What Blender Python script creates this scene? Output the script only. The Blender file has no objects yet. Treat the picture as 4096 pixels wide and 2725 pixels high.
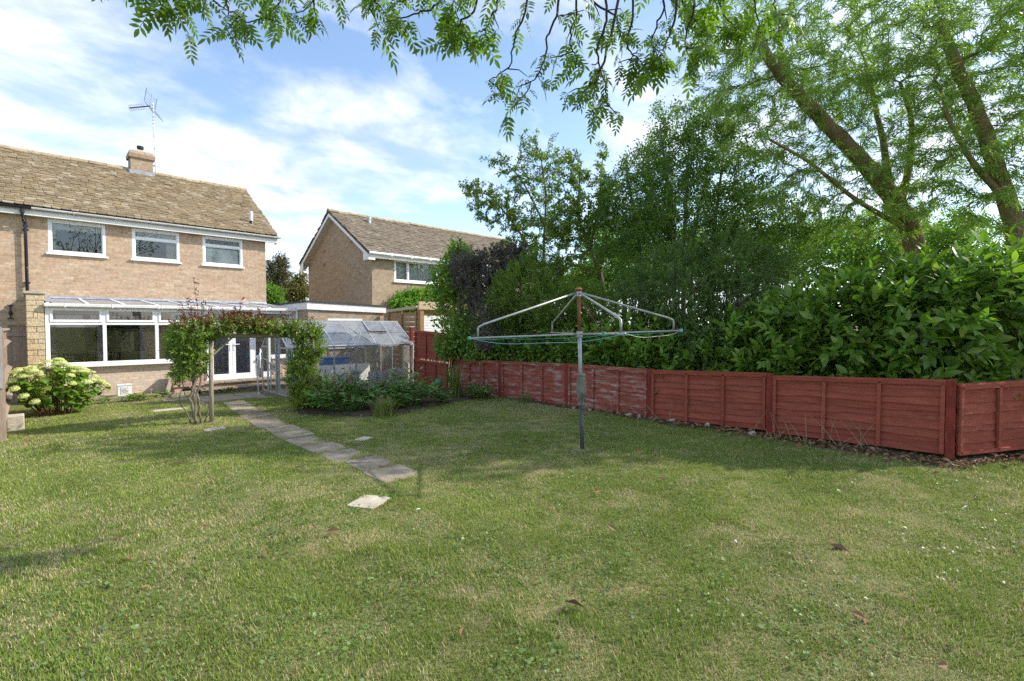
import bpy, math, random
import numpy as np
from mathutils import Matrix, Vector, Quaternion

random.seed(7)
RNG = np.random.default_rng(7)
scene = bpy.context.scene
COL = scene.collection

# ------------------------------------------------------------------ camera
F, CX, CY = 1965.0, 2048.0, 1362.5          # focal length and centre in photograph pixels (4096 x 2725)
TH, PITCH, CAMH = math.radians(45.5), math.atan(60 / 1965.0), 1.55
_s, _c = math.sin(TH), math.cos(TH)
RIGHT = np.array([_s, -_c, 0.0]); FH = np.array([_c, _s, 0.0]); UP0 = np.array([0, 0, 1.0])
FWD = math.cos(PITCH) * FH - math.sin(PITCH) * UP0
UPV = math.cos(PITCH) * UP0 + math.sin(PITCH) * FH
CAM = np.array([0, 0, CAMH])
cam = bpy.data.cameras.new('camera'); cam_o = bpy.data.objects.new('camera', cam); COL.objects.link(cam_o)
cam.sensor_width = 36; cam.lens = 36 * F / 4096; cam.clip_start = .05; cam.clip_end = 3000
m = Matrix.Identity(4)
for i in range(3):
    m[i][0] = RIGHT[i]; m[i][1] = UPV[i]; m[i][2] = -FWD[i]; m[i][3] = CAM[i]
cam_o.matrix_world = m
scene.camera = cam_o

# ------------------------------------------------------------------ world, sun, exposure
SUNV = np.array([.665, -.445, .60]); SUNV /= np.linalg.norm(SUNV)
SUN_EL = math.asin(SUNV[2]); SUN_ROT = math.atan2(SUNV[0], SUNV[1])
world = bpy.data.worlds.new('World'); scene.world = world; world.use_nodes = True
wt = world.node_tree; wt.nodes.clear()
def wn(t, **k):
    n = wt.nodes.new(t)
    for a, b in k.items(): setattr(n, a, b)
    return n
out = wn('ShaderNodeOutputWorld'); bg = wn('ShaderNodeBackground')
sky = wn('ShaderNodeTexSky', sky_type='NISHITA', sun_disc=False, sun_elevation=SUN_EL, sun_rotation=SUN_ROT, air_density=1.0, dust_density=.6, ozone_density=1.5)
tc = wn('ShaderNodeTexCoord'); sep = wn('ShaderNodeSeparateXYZ'); wt.links.new(tc.outputs['Generated'], sep.inputs[0])
def wm(op, a, b=None, c=None):
    n = wn('ShaderNodeMath', operation=op)
    for i, v in enumerate((a, b, c)):
        if v is None: continue
        if isinstance(v, (int, float)): n.inputs[i].default_value = v
        else: wt.links.new(v, n.inputs[i])
    return n.outputs[0]
zz = wm('ADD', wm('MAXIMUM', sep.outputs[2], 0.0), .22)
comb = wn('ShaderNodeCombineXYZ')
wt.links.new(wm('DIVIDE', sep.outputs[0], zz), comb.inputs[0]); wt.links.new(wm('DIVIDE', sep.outputs[1], zz), comb.inputs[1])
def wnoise(scale, detail, rough, dist, off):
    mp = wn('ShaderNodeMapping'); mp.inputs['Location'].default_value = off; mp.inputs['Rotation'].default_value = (0, 0, math.radians(35)); mp.inputs['Scale'].default_value = (1.0, 1.25, 1)
    wt.links.new(comb.outputs[0], mp.inputs[0])
    n = wn('ShaderNodeTexNoise'); n.inputs['Scale'].default_value = scale; n.inputs['Detail'].default_value = detail
    n.inputs['Roughness'].default_value = rough; n.inputs['Distortion'].default_value = dist
    wt.links.new(mp.outputs[0], n.inputs['Vector']); return n.outputs[0]
n1 = wnoise(.75, 8, .55, .3, (3.1, 1.7, 0)); n2 = wnoise(2.6, 8, .6, .2, (1.3, 6.2, 0))
mixn = wm('ADD', wm('MULTIPLY', n1, .68), wm('MULTIPLY', n2, .32))
ramp = wn('ShaderNodeValToRGB'); wt.links.new(mixn, ramp.inputs[0])
CLOUD_LO, CLOUD_HI = .455, .615
ramp.color_ramp.elements[0].position = CLOUD_LO; ramp.color_ramp.elements[0].color = (0.02, 0.02, 0.02, 1)
ramp.color_ramp.elements[1].position = CLOUD_HI; ramp.color_ramp.elements[1].color = (.96, .96, .96, 1)
# cloud: white, a little greyer where thick
ramp2 = wn('ShaderNodeValToRGB'); wt.links.new(n2, ramp2.inputs[0])
ramp2.color_ramp.elements[0].position = .38; ramp2.color_ramp.elements[0].color = (2.6, 2.9, 3.4, 1)
ramp2.color_ramp.elements[1].position = .60; ramp2.color_ramp.elements[1].color = (4.8, 4.9, 5.1, 1)
mx = wn('ShaderNodeMix', data_type='RGBA')
wt.links.new(ramp.outputs[0], mx.inputs[0]); wt.links.new(sky.outputs[0], mx.inputs[6]); wt.links.new(ramp2.outputs[0], mx.inputs[7])
# low haze towards the horizon is whiter
hz = wm('POWER', wm('SUBTRACT', 1.0, wm('MAXIMUM', sep.outputs[2], 0.0)), 9.0)
mx2 = wn('ShaderNodeMix', data_type='RGBA'); mx2.inputs[7].default_value = (4.5, 4.75, 5.1, 1)
wt.links.new(wm('MULTIPLY', hz, .6), mx2.inputs[0]); wt.links.new(mx.outputs[2], mx2.inputs[6])
wt.links.new(mx2.outputs[2], bg.inputs[0]); bg.inputs[1].default_value = .14
wt.links.new(bg.outputs[0], out.inputs[0])

sun = bpy.data.lights.new('sun', 'SUN'); sun_o = bpy.data.objects.new('sun', sun); COL.objects.link(sun_o)
sun.energy = 2.7; sun.angle = math.radians(.6); sun.color = (1, .93, .82)
sun_o.rotation_euler = Vector(-SUNV).to_track_quat('-Z', 'Y').to_euler()
sun_o.location = (8, -6, 12)

vs = scene.view_settings
vs.view_transform = 'Standard'; vs.look = 'None'; vs.gamma = 1; vs.exposure = 1.08; vs.use_curve_mapping = False
cy = scene.cycles
cy.use_denoising = False; scene.render.filter_size = 1.25
try: cy.denoiser = 'OPENIMAGEDENOISE'; cy.denoising_input_passes = 'RGB_ALBEDO_NORMAL'
except Exception: pass
cy.max_bounces = 8; cy.diffuse_bounces = 4; cy.glossy_bounces = 3; cy.transmission_bounces = 4; cy.transparent_max_bounces = 14
cy.sample_clamp_indirect = 8

# ------------------------------------------------------------------ pixel -> place helpers
def ray(x, y): return FWD + RIGHT * (x - CX) / F - UPV * (y - CY) / F
def onY(x, y, Y): d = ray(x, y); return CAM + d * Y / d[1]
def onX(x, y, X): d = ray(x, y); return CAM + d * X / d[0]
def onZ(x, y, Z): d = ray(x, y); return CAM + d * (Z - CAMH) / d[2]
def fline(x, y): d = ray(x, y); return CAM + d * (7.45 / (d[0] - .05 * d[1]))    # on the boundary fence's vertical plane
def PD(x, y, depth): return CAM + ray(x, y) * depth
def project(P):
    v = np.asarray(P, float) - CAM; z = v @ FWD
    zs = np.where(np.abs(z) < 1e-6, 1e-6, z)
    return CX + F * (v @ RIGHT) / zs, CY - F * (v @ UPV) / zs, z
def gz(X, Y):
    Y = np.asarray(Y, float)
    return np.interp(Y, [-30, -6, 0, 10, 14.2, 60], [.1, .1, 0, -.16, -.28, -.3])

# value noise for colours / bumps of large meshes
_LAT = np.random.default_rng(99).random((256, 256))
def vnoise(x, y):
    xi = np.floor(x).astype(int); yi = np.floor(y).astype(int); fx = x - xi; fy = y - yi
    fx = fx * fx * (3 - 2 * fx); fy = fy * fy * (3 - 2 * fy)
    a = _LAT[xi & 255, yi & 255]; b = _LAT[(xi + 1) & 255, yi & 255]; c = _LAT[xi & 255, (yi + 1) & 255]; d = _LAT[(xi + 1) & 255, (yi + 1) & 255]
    return (a * (1 - fx) + b * fx) * (1 - fy) + (c * (1 - fx) + d * fx) * fy
def fbm(x, y, s, o=4):
    v = 0; a = .5; t = 0
    for i in range(o):
        v = v + a * vnoise(x * s + 17 * i, y * s + 31 * i); t += a; a *= .5; s *= 2.03
    return v / t

# ------------------------------------------------------------------ materials
MATS = {}
def mat(name, cols, rough=.7, noise=(8, .25), bump=(60, .15), metal=0, spec=.4, stain=None, trans=0, grain=None, detail=5):
    """cols: colours picked per piece; noise: (scale, strength) mottling; stain: (scale, lo, hi, colour); trans: leaf translucency"""
    if name in MATS: return MATS[name]
    m = bpy.data.materials.new(name); m.use_nodes = True; t = m.node_tree; t.nodes.clear(); L = t.links.new
    def N(k, **kw):
        n = t.nodes.new(k)
        for a, b in kw.items(): setattr(n, a, b)
        return n
    o = N('ShaderNodeOutputMaterial'); p = N('ShaderNodeBsdfPrincipled'); geo = N('ShaderNodeNewGeometry'); oi = N('ShaderNodeObjectInfo')
    ad = N('ShaderNodeMath', operation='ADD'); L(oi.outputs['Random'], ad.inputs[0]); L(geo.outputs['Random Per Island'], ad.inputs[1])
    fr = N('ShaderNodeMath', operation='FRACT'); L(ad.outputs[0], fr.inputs[0])
    if len(cols) == 1:
        rgb = N('ShaderNodeRGB'); rgb.outputs[0].default_value = (*cols[0], 1); c = rgb.outputs[0]
    else:
        r = N('ShaderNodeValToRGB'); L(fr.outputs[0], r.inputs[0]); cr = r.color_ramp
        while len(cr.elements) < len(cols): cr.elements.new(.5)
        for i, cc in enumerate(cols):
            cr.elements[i].position = i / (len(cols) - 1); cr.elements[i].color = (*cc, 1)
        c = r.outputs[0]
    vec = geo.outputs['Position']
    if grain:
        mp = N('ShaderNodeMapping'); mp.inputs['Scale'].default_value = grain; L(vec, mp.inputs[0]); vec = mp.outputs[0]
    if noise and noise[1] > 0:
        n = N('ShaderNodeTexNoise'); n.inputs['Scale'].default_value = noise[0]; n.inputs['Detail'].default_value = detail; n.inputs['Roughness'].default_value = .65; L(vec, n.inputs['Vector'])
        mr = N('ShaderNodeMapRange'); mr.inputs['From Min'].default_value = .3; mr.inputs['From Max'].default_value = .7
        mr.inputs['To Min'].default_value = 1 - noise[1]; mr.inputs['To Max'].default_value = 1 + noise[1] * .6; L(n.outputs[0], mr.inputs[0])
        mu = N('ShaderNodeVectorMath', operation='SCALE'); L(c, mu.inputs[0]); L(mr.outputs[0], mu.inputs['Scale']); c = mu.outputs[0]
    if stain:
        n = N('ShaderNodeTexNoise'); n.inputs['Scale'].default_value = stain[0]; n.inputs['Detail'].default_value = 7; n.inputs['Roughness'].default_value = .7; L(vec, n.inputs['Vector'])
        mr = N('ShaderNodeMapRange'); mr.inputs['From Min'].default_value = stain[1]; mr.inputs['From Max'].default_value = stain[2]; L(n.outputs[0], mr.inputs[0])
        mi = N('ShaderNodeMix', data_type='RGBA'); L(mr.outputs[0], mi.inputs[0]); L(c, mi.inputs[6]); mi.inputs[7].default_value = (*stain[3], 1); c = mi.outputs[2]
    L(c, p.inputs['Base Color']); p.inputs['Roughness'].default_value = rough; p.inputs['Metallic'].default_value = metal
    p.inputs['Specular IOR Level'].default_value = spec
    if bump and bump[1] > 0:
        n = N('ShaderNodeTexNoise'); n.inputs['Scale'].default_value = bump[0]; n.inputs['Detail'].default_value = 4; L(vec, n.inputs['Vector'])
        b = N('ShaderNodeBump'); b.inputs['Strength'].default_value = bump[1]; b.inputs['Distance'].default_value = .02; L(n.outputs[0], b.inputs['Height']); L(b.outputs[0], p.inputs['Normal'])
    sh = p.outputs[0]
    if trans:
        tr = N('ShaderNodeBsdfTranslucent'); hs = N('ShaderNodeVectorMath', operation='MULTIPLY'); L(c, hs.inputs[0]); hs.inputs[1].default_value = (1.5, 1.75, .75); L(hs.outputs[0], tr.inputs[0])
        mi = N('ShaderNodeMixShader'); mi.inputs[0].default_value = trans; L(sh, mi.inputs[1]); L(tr.outputs[0], mi.inputs[2]); sh = mi.outputs[0]
    L(sh, o.inputs[0]); MATS[name] = m; return m

def glassmat(name, tint=(.93, .96, .96), base=.05, dirt=0.0, dirtcol=(.6, .62, .62), rough=0.0, ior=1.5):
    if name in MATS: return MATS[name]
    m = bpy.data.materials.new(name); m.use_nodes = True; t = m.node_tree; t.nodes.clear(); L = t.links.new
    N = t.nodes.new
    o = N('ShaderNodeOutputMaterial'); tr = N('ShaderNodeBsdfTransparent'); tr.inputs[0].default_value = (*tint, 1)
    gl = N('ShaderNodeBsdfGlossy'); gl.inputs['Roughness'].default_value = rough; fr = N('ShaderNodeFresnel'); fr.inputs[0].default_value = ior
    ad = N('ShaderNodeMath'); ad.operation = 'ADD'; ad.inputs[1].default_value = base; L(fr.outputs[0], ad.inputs[0])
    mi = N('ShaderNodeMixShader'); L(ad.outputs[0], mi.inputs[0]); L(tr.outputs[0], mi.inputs[1]); L(gl.outputs[0], mi.inputs[2]); sh = mi.outputs[0]
    if dirt:
        df = N('ShaderNodeBsdfDiffuse'); df.inputs[0].default_value = (*dirtcol, 1)
        tl = N('ShaderNodeBsdfTranslucent'); tl.inputs[0].default_value = (*dirtcol, 1)
        dm = N('ShaderNodeMixShader'); dm.inputs[0].default_value = .5; L(df.outputs[0], dm.inputs[1]); L(tl.outputs[0], dm.inputs[2])
        geo = N('ShaderNodeNewGeometry'); n = N('ShaderNodeTexNoise'); n.inputs['Scale'].default_value = 2.5; n.inputs['Detail'].default_value = 6; L(geo.outputs['Position'], n.inputs['Vector'])
        mr = N('ShaderNodeMapRange'); mr.inputs[1].default_value = .3; mr.inputs[2].default_value = .75; mr.inputs[3].default_value = dirt * .35; mr.inputs[4].default_value = dirt * 1.5; L(n.outputs[0], mr.inputs[0])
        m2 = N('ShaderNodeMixShader'); L(mr.outputs[0], m2.inputs[0]); L(sh, m2.inputs[1]); L(dm.outputs[0], m2.inputs[2]); sh = m2.outputs[0]
    L(sh, o.inputs[0]); MATS[name] = m; return m

def leafmat(name, cols, rough=.45, spec=.45, trans=.3):
    return mat(name, cols, rough=rough, noise=(2.2, .22), bump=None, spec=spec, trans=trans, detail=2)

# ------------------------------------------------------------------ mesh helpers
BASE = {}                                   # object -> world position of its root
def fmesh(name, V, Fc, smooth=False):
    me = bpy.data.meshes.new(name)
    V = np.ascontiguousarray(V, np.float32); Fc = np.ascontiguousarray(Fc, np.int32); k = Fc.shape[1]; n = len(Fc)
    me.vertices.add(len(V)); me.vertices.foreach_set('co', V.ravel())
    me.loops.add(n * k); me.loops.foreach_set('vertex_index', Fc.ravel())
    me.polygons.add(n); me.polygons.foreach_set('loop_start', np.arange(n, dtype=np.int32) * k)
    me.update(calc_edges=True)
    if not smooth: me.shade_flat()
    return me

def root_base(parent): return BASE.get(parent.name, np.zeros(3)) if parent is not None else np.zeros(3)

def tag(o, label=None, cat=None, group=None, kind=None):
    if label: o['label'] = label
    if cat: o['category'] = cat
    if group: o['group'] = group
    if kind: o['kind'] = kind
    return o

def thing(name, label, cat, base, group=None):
    o = bpy.data.objects.new(name, None); COL.objects.link(o); o.empty_display_size = .2
    o.location = base; BASE[o.name] = np.array(base, float)
    return tag(o, label, cat, group)

def link(name, me, material, parent=None, base=None, kind=None):
    """mesh with world coordinates -> object; verts moved to the root's local frame"""
    o = bpy.data.objects.new(name, me); COL.objects.link(o)
    if material is not None: me.materials.append(material)
    if parent is not None:
        b = root_base(parent); o.parent = parent
    else:
        b = np.array(base if base is not None else (0, 0, 0), float); o.location = b
    if np.any(b):
        me.transform(Matrix.Translation(Vector(-b)))
    BASE[o.name] = b
    if kind: o['kind'] = kind
    return o

class MB:
    def __init__(s): s.v = []; s.f = []
    def add(s, V, Fs):
        n = len(s.v); s.v.extend([tuple(map(float, q)) for q in V]); s.f.extend([tuple(i + n for i in f) for f in Fs]); return s
    def box(s, a, b):
        x0, y0, z0 = [min(p, q) for p, q in zip(a, b)]; x1, y1, z1 = [max(p, q) for p, q in zip(a, b)]
        return s.add([(x0, y0, z0), (x1, y0, z0), (x1, y1, z0), (x0, y1, z0), (x0, y0, z1), (x1, y0, z1), (x1, y1, z1), (x0, y1, z1)],
                     [(0, 3, 2, 1), (4, 5, 6, 7), (0, 1, 5, 4), (1, 2, 6, 5), (2, 3, 7, 6), (3, 0, 4, 7)])
    def bar(s, p, q, w, h=None, up=(0, 0, 1)):
        """rectangular bar from p to q, w sideways, h along up"""
        h = w if h is None else h
        p = np.array(p, float); q = np.array(q, float); d = q - p; d /= np.linalg.norm(d)
        u = np.array(up, float)
        if abs(d @ u) > .97: u = np.array([1., 0, 0])
        sd = np.cross(d, u); sd /= np.linalg.norm(sd); u = np.cross(sd, d)
        V = [c + sd * a * w / 2 + u * b * h / 2 for c in (p, q) for a, b in ((-1, -1), (1, -1), (1, 1), (-1, 1))]
        return s.add(V, [(3, 2, 1, 0), (4, 5, 6, 7), (0, 1, 5, 4), (1, 2, 6, 5), (2, 3, 7, 6), (3, 0, 4, 7)])
    def tube(s, pts, r, n=8, cap=True):
        pts = [np.array(p, float) for p in pts]; k = len(pts)
        rs = [r] * k if np.isscalar(r) else list(r)
        V = []; Fs = []; prev = None
        for i, p in enumerate(pts):
            d = pts[min(i + 1, k - 1)] - pts[max(i - 1, 0)]; d /= (np.linalg.norm(d) + 1e-9)
            a = np.array([0, 0, 1.]) if prev is None else prev
            if abs(d @ a) > .98 and prev is None: a = np.array([1., 0, 0])
            e = np.cross(d, np.cross(a, d)); e /= (np.linalg.norm(e) + 1e-9); prev = e; g = np.cross(d, e)
            for j in range(n):
                t = 2 * math.pi * j / n; V.append(p + rs[i] * (math.cos(t) * e + math.sin(t) * g))
        for i in range(k - 1):
            for j in range(n): Fs.append((i * n + j, i * n + (j + 1) % n, (i + 1) * n + (j + 1) % n, (i + 1) * n + j))
        if cap: Fs.append(tuple(range(n - 1, -1, -1))); Fs.append(tuple((k - 1) * n + j for j in range(n)))
        return s.add(V, Fs)
    def lathe(s, c, prof, n=12):
        V = []; Fs = []; k = len(prof)
        for r, z in prof:
            for j in range(n): t = 2 * math.pi * j / n; V.append((c[0] + r * math.cos(t), c[1] + r * math.sin(t), c[2] + z))
        for i in range(k - 1):
            for j in range(n): Fs.append((i * n + j, i * n + (j + 1) % n, (i + 1) * n + (j + 1) % n, (i + 1) * n + j))
        Fs.append(tuple(range(n - 1, -1, -1))); Fs.append(tuple((k - 1) * n + j for j in range(n)))
        return s.add(V, Fs)
    def quad(s, *p): return s.add(p, [tuple(range(len(p)))])
    def build(s, name, material, parent=None, base=None, kind=None, smooth=False, bevel=0):
        me = bpy.data.meshes.new(name); me.from_pydata(s.v, [], s.f); me.update()
        if smooth: me.polygons.foreach_set('use_smooth', np.ones(len(me.polygons), bool))
        o = link(name, me, material, parent, base, kind)
        if bevel:
            b = o.modifiers.new('bevel', 'BEVEL'); b.width = bevel; b.segments = 2; b.limit_method = 'ANGLE'
        return o

# unit box mesh (shared by all bricks etc.): x 0..1, y 0..1, z 0..1
BOXV = np.array([(0, 0, 0), (1, 0, 0), (1, 1, 0), (0, 1, 0), (0, 0, 1), (1, 0, 1), (1, 1, 1), (0, 1, 1)], float)
BOXF = np.array([(0, 3, 2, 1), (4, 5, 6, 7), (0, 1, 5, 4), (1, 2, 6, 5), (2, 3, 7, 6), (3, 0, 4, 7)])
def norm(a): return a / (np.linalg.norm(a, axis=-1, keepdims=True) + 1e-12)

_PROTO = {}
def pieces(parent, name, key, TV, TF, P, A, B, C, material, limit=300, restname=None, score=None, smooth=False):
    """n copies of template (TV,TF): world = P + x*A + y*B + z*C. The `limit` that show largest are objects, the rest one joined 'stuff' part"""
    P = np.asarray(P, float); n = len(P)
    if n == 0: return
    A, B, C = (np.asarray(q, float) * np.ones((n, 1)) for q in (A, B, C))
    B = B - A * (np.sum(A * B, 1, keepdims=True) / np.sum(A * A, 1, keepdims=True)); C = norm(np.cross(A, B)) * np.linalg.norm(C, axis=1, keepdims=True)
    cen = P + (A * TV[:, 0].mean() + B * TV[:, 1].mean() + C * TV[:, 2].mean())
    u, v, z = project(cen)
    inside = (u > 15) & (u < 4080) & (v > 10) & (v < 2715) & (z > .3)
    sc = np.where(inside, 1 / np.maximum(z, .3), 0) if score is None else np.where(inside, score, 0)
    order = np.argsort(-sc); ind = [i for i in order[:limit] if sc[i] > 0]
    kk = (key, material.name)
    if kk not in _PROTO:
        me = fmesh(name, TV, TF, smooth); me.materials.append(material); _PROTO[kk] = me
    me = _PROTO[kk]; b = root_base(parent)
    for i in ind:
        o = bpy.data.objects.new(name, me); COL.objects.link(o); o.parent = parent
        q = P[i] - b
        o.matrix_basis = Matrix(((A[i, 0], B[i, 0], C[i, 0], q[0]), (A[i, 1], B[i, 1], C[i, 1], q[1]), (A[i, 2], B[i, 2], C[i, 2], q[2]), (0, 0, 0, 1)))
        BASE[o.name] = b
    msk = np.ones(n, bool); msk[ind] = False
    if msk.any():
        P2, A2, B2, C2 = P[msk], A[msk], B[msk], C[msk]; k = len(TV)
        V = P2[:, None] + TV[None, :, 0:1] * A2[:, None] + TV[None, :, 1:2] * B2[:, None] + TV[None, :, 2:3] * C2[:, None]
        Fc = TF[None] + (np.arange(len(P2)) * k)[:, None, None]
        link(restname or name + '_field', fmesh(restname or name, V.reshape(-1, 3), Fc.reshape(-1, TF.shape[1]), smooth), material, parent, kind='stuff')

def joined(name, TV, TF, P, A, B, C, material, parent=None, base=None, kind=None, smooth=False):
    P = np.asarray(P, float); n = len(P); A, B, C = (np.asarray(q, float) * np.ones((n, 1)) for q in (A, B, C)); k = len(TV)
    V = P[:, None] + TV[None, :, 0:1] * A[:, None] + TV[None, :, 1:2] * B[:, None] + TV[None, :, 2:3] * C[:, None]
    Fc = TF[None] + (np.arange(n) * k)[:, None, None]
    return link(name, fmesh(name, V.reshape(-1, 3), Fc.reshape(-1, TF.shape[1]), smooth), material, parent, base, kind)

# leaf templates: x along the leaf 0..1, y across (unit width 1 = length), z normal
def leaf_t(w, fold=.12, droop=.15, segs=3):
    xs = np.linspace(0, 1, segs + 1); V = []; Fq = []
    for i, x in enumerate(xs):
        hw = w / 2 * math.sin(math.pi * min(max(x, .0), 1) ** .85) if 0 < i < segs else (.02 * w)
        z = -droop * x * x
        V += [(x, -hw, z + fold * hw), (x, 0, z - fold * hw * .4), (x, hw, z + fold * hw)]
    for i in range(segs):
        a = i * 3; Fq += [(a, a + 3, a + 4, a + 1), (a + 1, a + 4, a + 5, a + 2)]
    return np.array(V, float), np.array(Fq)
def diamond_t(w, droop=.1):
    return np.array([(0, 0, 0), (.45, -w / 2, .04), (1, 0, -droop), (.45, w / 2, .04)], float), np.array([(0, 1, 2, 3)])
def basis(d, nrm, rng=None, roll=0.0):
    A = norm(d); B = norm(np.cross(nrm, A)); C = np.cross(A, B)
    if roll and rng is not None:
        t = rng.normal(0, roll, len(A))[:, None]; B, C = B * np.cos(t) + C * np.sin(t), C * np.cos(t) - B * np.sin(t)
    return A, B, C
# ================================================================== palette
M_brick = mat('buff_brick', [(.39, .28, .19), (.52, .38, .265), (.46, .345, .25), (.55, .395, .265), (.47, .315, .22), (.58, .45, .325), (.47, .365, .27), (.53, .38, .265), (.41, .295, .21)], rough=.9, noise=(14, .3), bump=None, spec=.15, stain=(3.5, .60, .78, (.25, .20, .15)))
M_brick_d = mat('dark_buff_brick', [(.33, .25, .17), (.42, .32, .22), (.37, .29, .205), (.46, .36, .25), (.35, .255, .18), (.45, .36, .26)], rough=.9, noise=(12, .3), bump=None, spec=.15, stain=(2.5, .62, .8, (.2, .16, .12)))
M_brick_n = mat('neighbour_brick', [(.32, .245, .17), (.41, .315, .22), (.36, .285, .2), (.44, .345, .245), (.37, .27, .185), (.46, .37, .27)], rough=.9, noise=(10, .25), bump=None, spec=.15)
M_brick_p = mat('pale_brick', [(.62, .49, .38), (.68, .55, .43), (.58, .50, .42), (.66, .52, .38), (.60, .46, .37), (.56, .44, .33)], rough=.9, noise=(14, .2), bump=None, spec=.15, stain=(2.2, .62, .8, (.36, .30, .24)))
M_mortar = mat('mortar', [(.62, .485, .335)], rough=.95, noise=(20, .2), bump=(90, .4), spec=.1)
M_mortar_d = mat('mortar_grey', [(.52, .43, .32)], rough=.95, noise=(20, .2), bump=(90, .4), spec=.1)
M_tile = mat('stone_roof_tile', [(.20, .15, .092), (.27, .21, .13), (.23, .18, .115), (.29, .23, .14), (.245, .185, .11), (.21, .16, .10), (.28, .215, .125), (.35, .30, .22), (.225, .175, .11), (.26, .20, .125)], rough=.95, noise=(2.5, .3), bump=None, spec=.1, stain=(5, .62, .74, (.12, .095, .065)))
M_tile_n = mat('brown_roof_tile', [(.17, .14, .105), (.22, .18, .135), (.195, .165, .125), (.25, .205, .15), (.18, .15, .115), (.27, .23, .175)], rough=.95, noise=(5, .4), bump=None, spec=.1, stain=(4, .62, .75, (.36, .27, .13)))
M_ridge = mat('ridge_tile', [(.42, .34, .22), (.38, .30, .19), (.46, .37, .25)], rough=.95, noise=(10, .35), bump=(40, .5), spec=.1)
M_white = mat('white_plastic', [(.86, .86, .86)], rough=.3, noise=(3, .04), bump=None, spec=.5)
M_whitep = mat('white_board', [(.82, .81, .79)], rough=.55, noise=(3, .1), bump=(30, .05), stain=(6, .66, .85, (.55, .50, .42)))
M_peel = mat('peeling_white_board', [(.80, .78, .75)], rough=.7, noise=(5, .12), bump=(20, .25), stain=(9, .60, .68, (.48, .40, .30)), grain=(1, 1, 2.2))
M_gutter = mat('grey_white_gutter', [(.72, .71, .69)], rough=.45, noise=(4, .18), bump=None, stain=(5, .58, .8, (.35, .33, .27)))
M_black = mat('black_plastic', [(.018, .02, .026)], rough=.3, noise=None, bump=None, spec=.5)
M_lead = mat('lead_flashing', [(.34, .36, .40)], rough=.5, noise=(6, .3), bump=(12, .15), metal=.35, stain=(8, .55, .75, (.62, .62, .63)))
M_felt = mat('roof_felt', [(.075, .08, .088)], rough=.9, noise=(30, .3), bump=(150, .5), spec=.2)
M_stone = mat('rough_cotswold_stone', [(.56, .45, .28), (.62, .51, .33), (.52, .42, .27), (.66, .55, .38), (.58, .45, .26)], rough=.95, noise=(16, .28), bump=(32, 1.0), spec=.1)
M_cap = mat('cap_stone', [(.46, .40, .30), (.50, .44, .33)], rough=.95, noise=(14, .35), bump=(40, .6), spec=.1, stain=(9, .6, .75, (.24, .22, .16)))
M_slab = mat('path_slab', [(.31, .26, .19), (.37, .31, .23), (.29, .24, .175), (.35, .295, .225)], rough=.95, noise=(7, .35), bump=(45, .7), spec=.1, stain=(17, .58, .70, (.42, .38, .31)))
M_slabp = mat('pale_slab', [(.55, .48, .38)], rough=.95, noise=(9, .25), bump=(60, .4), spec=.1)
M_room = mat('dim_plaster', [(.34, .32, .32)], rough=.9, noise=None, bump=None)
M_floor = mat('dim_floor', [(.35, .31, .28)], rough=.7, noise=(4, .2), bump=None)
M_curt = mat('cream_curtain', [(.60, .56, .48)], rough=.9, noise=(5, .1), bump=None)
M_curt2 = mat('grey_curtain', [(.34, .31, .33)], rough=.9, noise=(5, .15), bump=None)
M_net = mat('white_net_curtain', [(.80, .80, .82)], rough=.9, noise=(3, .06), bump=None)
M_mauve = mat('mauve_grey_frame', [(.40, .34, .36)], rough=.5, noise=(4, .08), bump=None)
M_greydoor = mat('grey_door', [(.24, .235, .26)], rough=.45, noise=(4, .05), bump=None)
M_soffit = mat('soffit_board', [(.56, .54, .50)], rough=.7, noise=(5, .08), bump=None)
M_timber = mat('brown_timber', [(.36, .22, .11), (.42, .27, .14), (.32, .19, .09), (.39, .25, .13)], rough=.8, noise=(9, .3), bump=(30, .3), spec=.2, grain=(.35, .35, 6))
M_timber_p = mat('pale_timber', [(.52, .40, .26), (.56, .44, .30)], rough=.8, noise=(9, .2), bump=(30, .25), spec=.2, grain=(.35, .35, 5))
M_timber_g = mat('weathered_timber', [(.33, .25, .19), (.38, .29, .22), (.30, .22, .17), (.35, .28, .23)], rough=.85, noise=(8, .3), bump=(28, .35), spec=.2, grain=(4, 4, .5))
M_alu = mat('dull_aluminium', [(.52, .54, .55)], rough=.42, noise=(8, .25), bump=None, metal=.75, stain=(10, .62, .8, (.30, .31, .30)))
M_galv = mat('galvanised_steel', [(.44, .45, .44)], rough=.5, noise=(14, .3), bump=(40, .1), metal=.55, stain=(9, .60, .72, (.26, .15, .09)))
M_rust = mat('rusty_steel', [(.27, .11, .06)], rough=.8, noise=(14, .4), bump=(40, .3), metal=.2, stain=(7, .60, .66, (.50, .50, .49)))
M_poled = mat('dark_grey_pole', [(.10, .10, .095)], rough=.65, noise=(20, .3), bump=(60, .3), metal=.3)
G_win = glassmat('window_glass', (.92, .94, .94), .09)
G_dark = glassmat('dark_room_glass', (.55, .58, .58), .09)
G_frost = glassmat('frosted_glass', (.72, .82, .82), .08, dirt=.55, dirtcol=(.50, .62, .63), rough=.25)
G_green = glassmat('greenhouse_glass', (.93, .95, .94), .08, dirt=.13, dirtcol=(.70, .72, .70))
G_greenr = glassmat('greenhouse_roof_glass', (.90, .92, .93), .14, dirt=.34, dirtcol=(.78, .80, .83))
G_poly = glassmat('polycarbonate', (.86, .88, .9), .1, dirt=.35, dirtcol=(.82, .83, .86), rough=.1)

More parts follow.
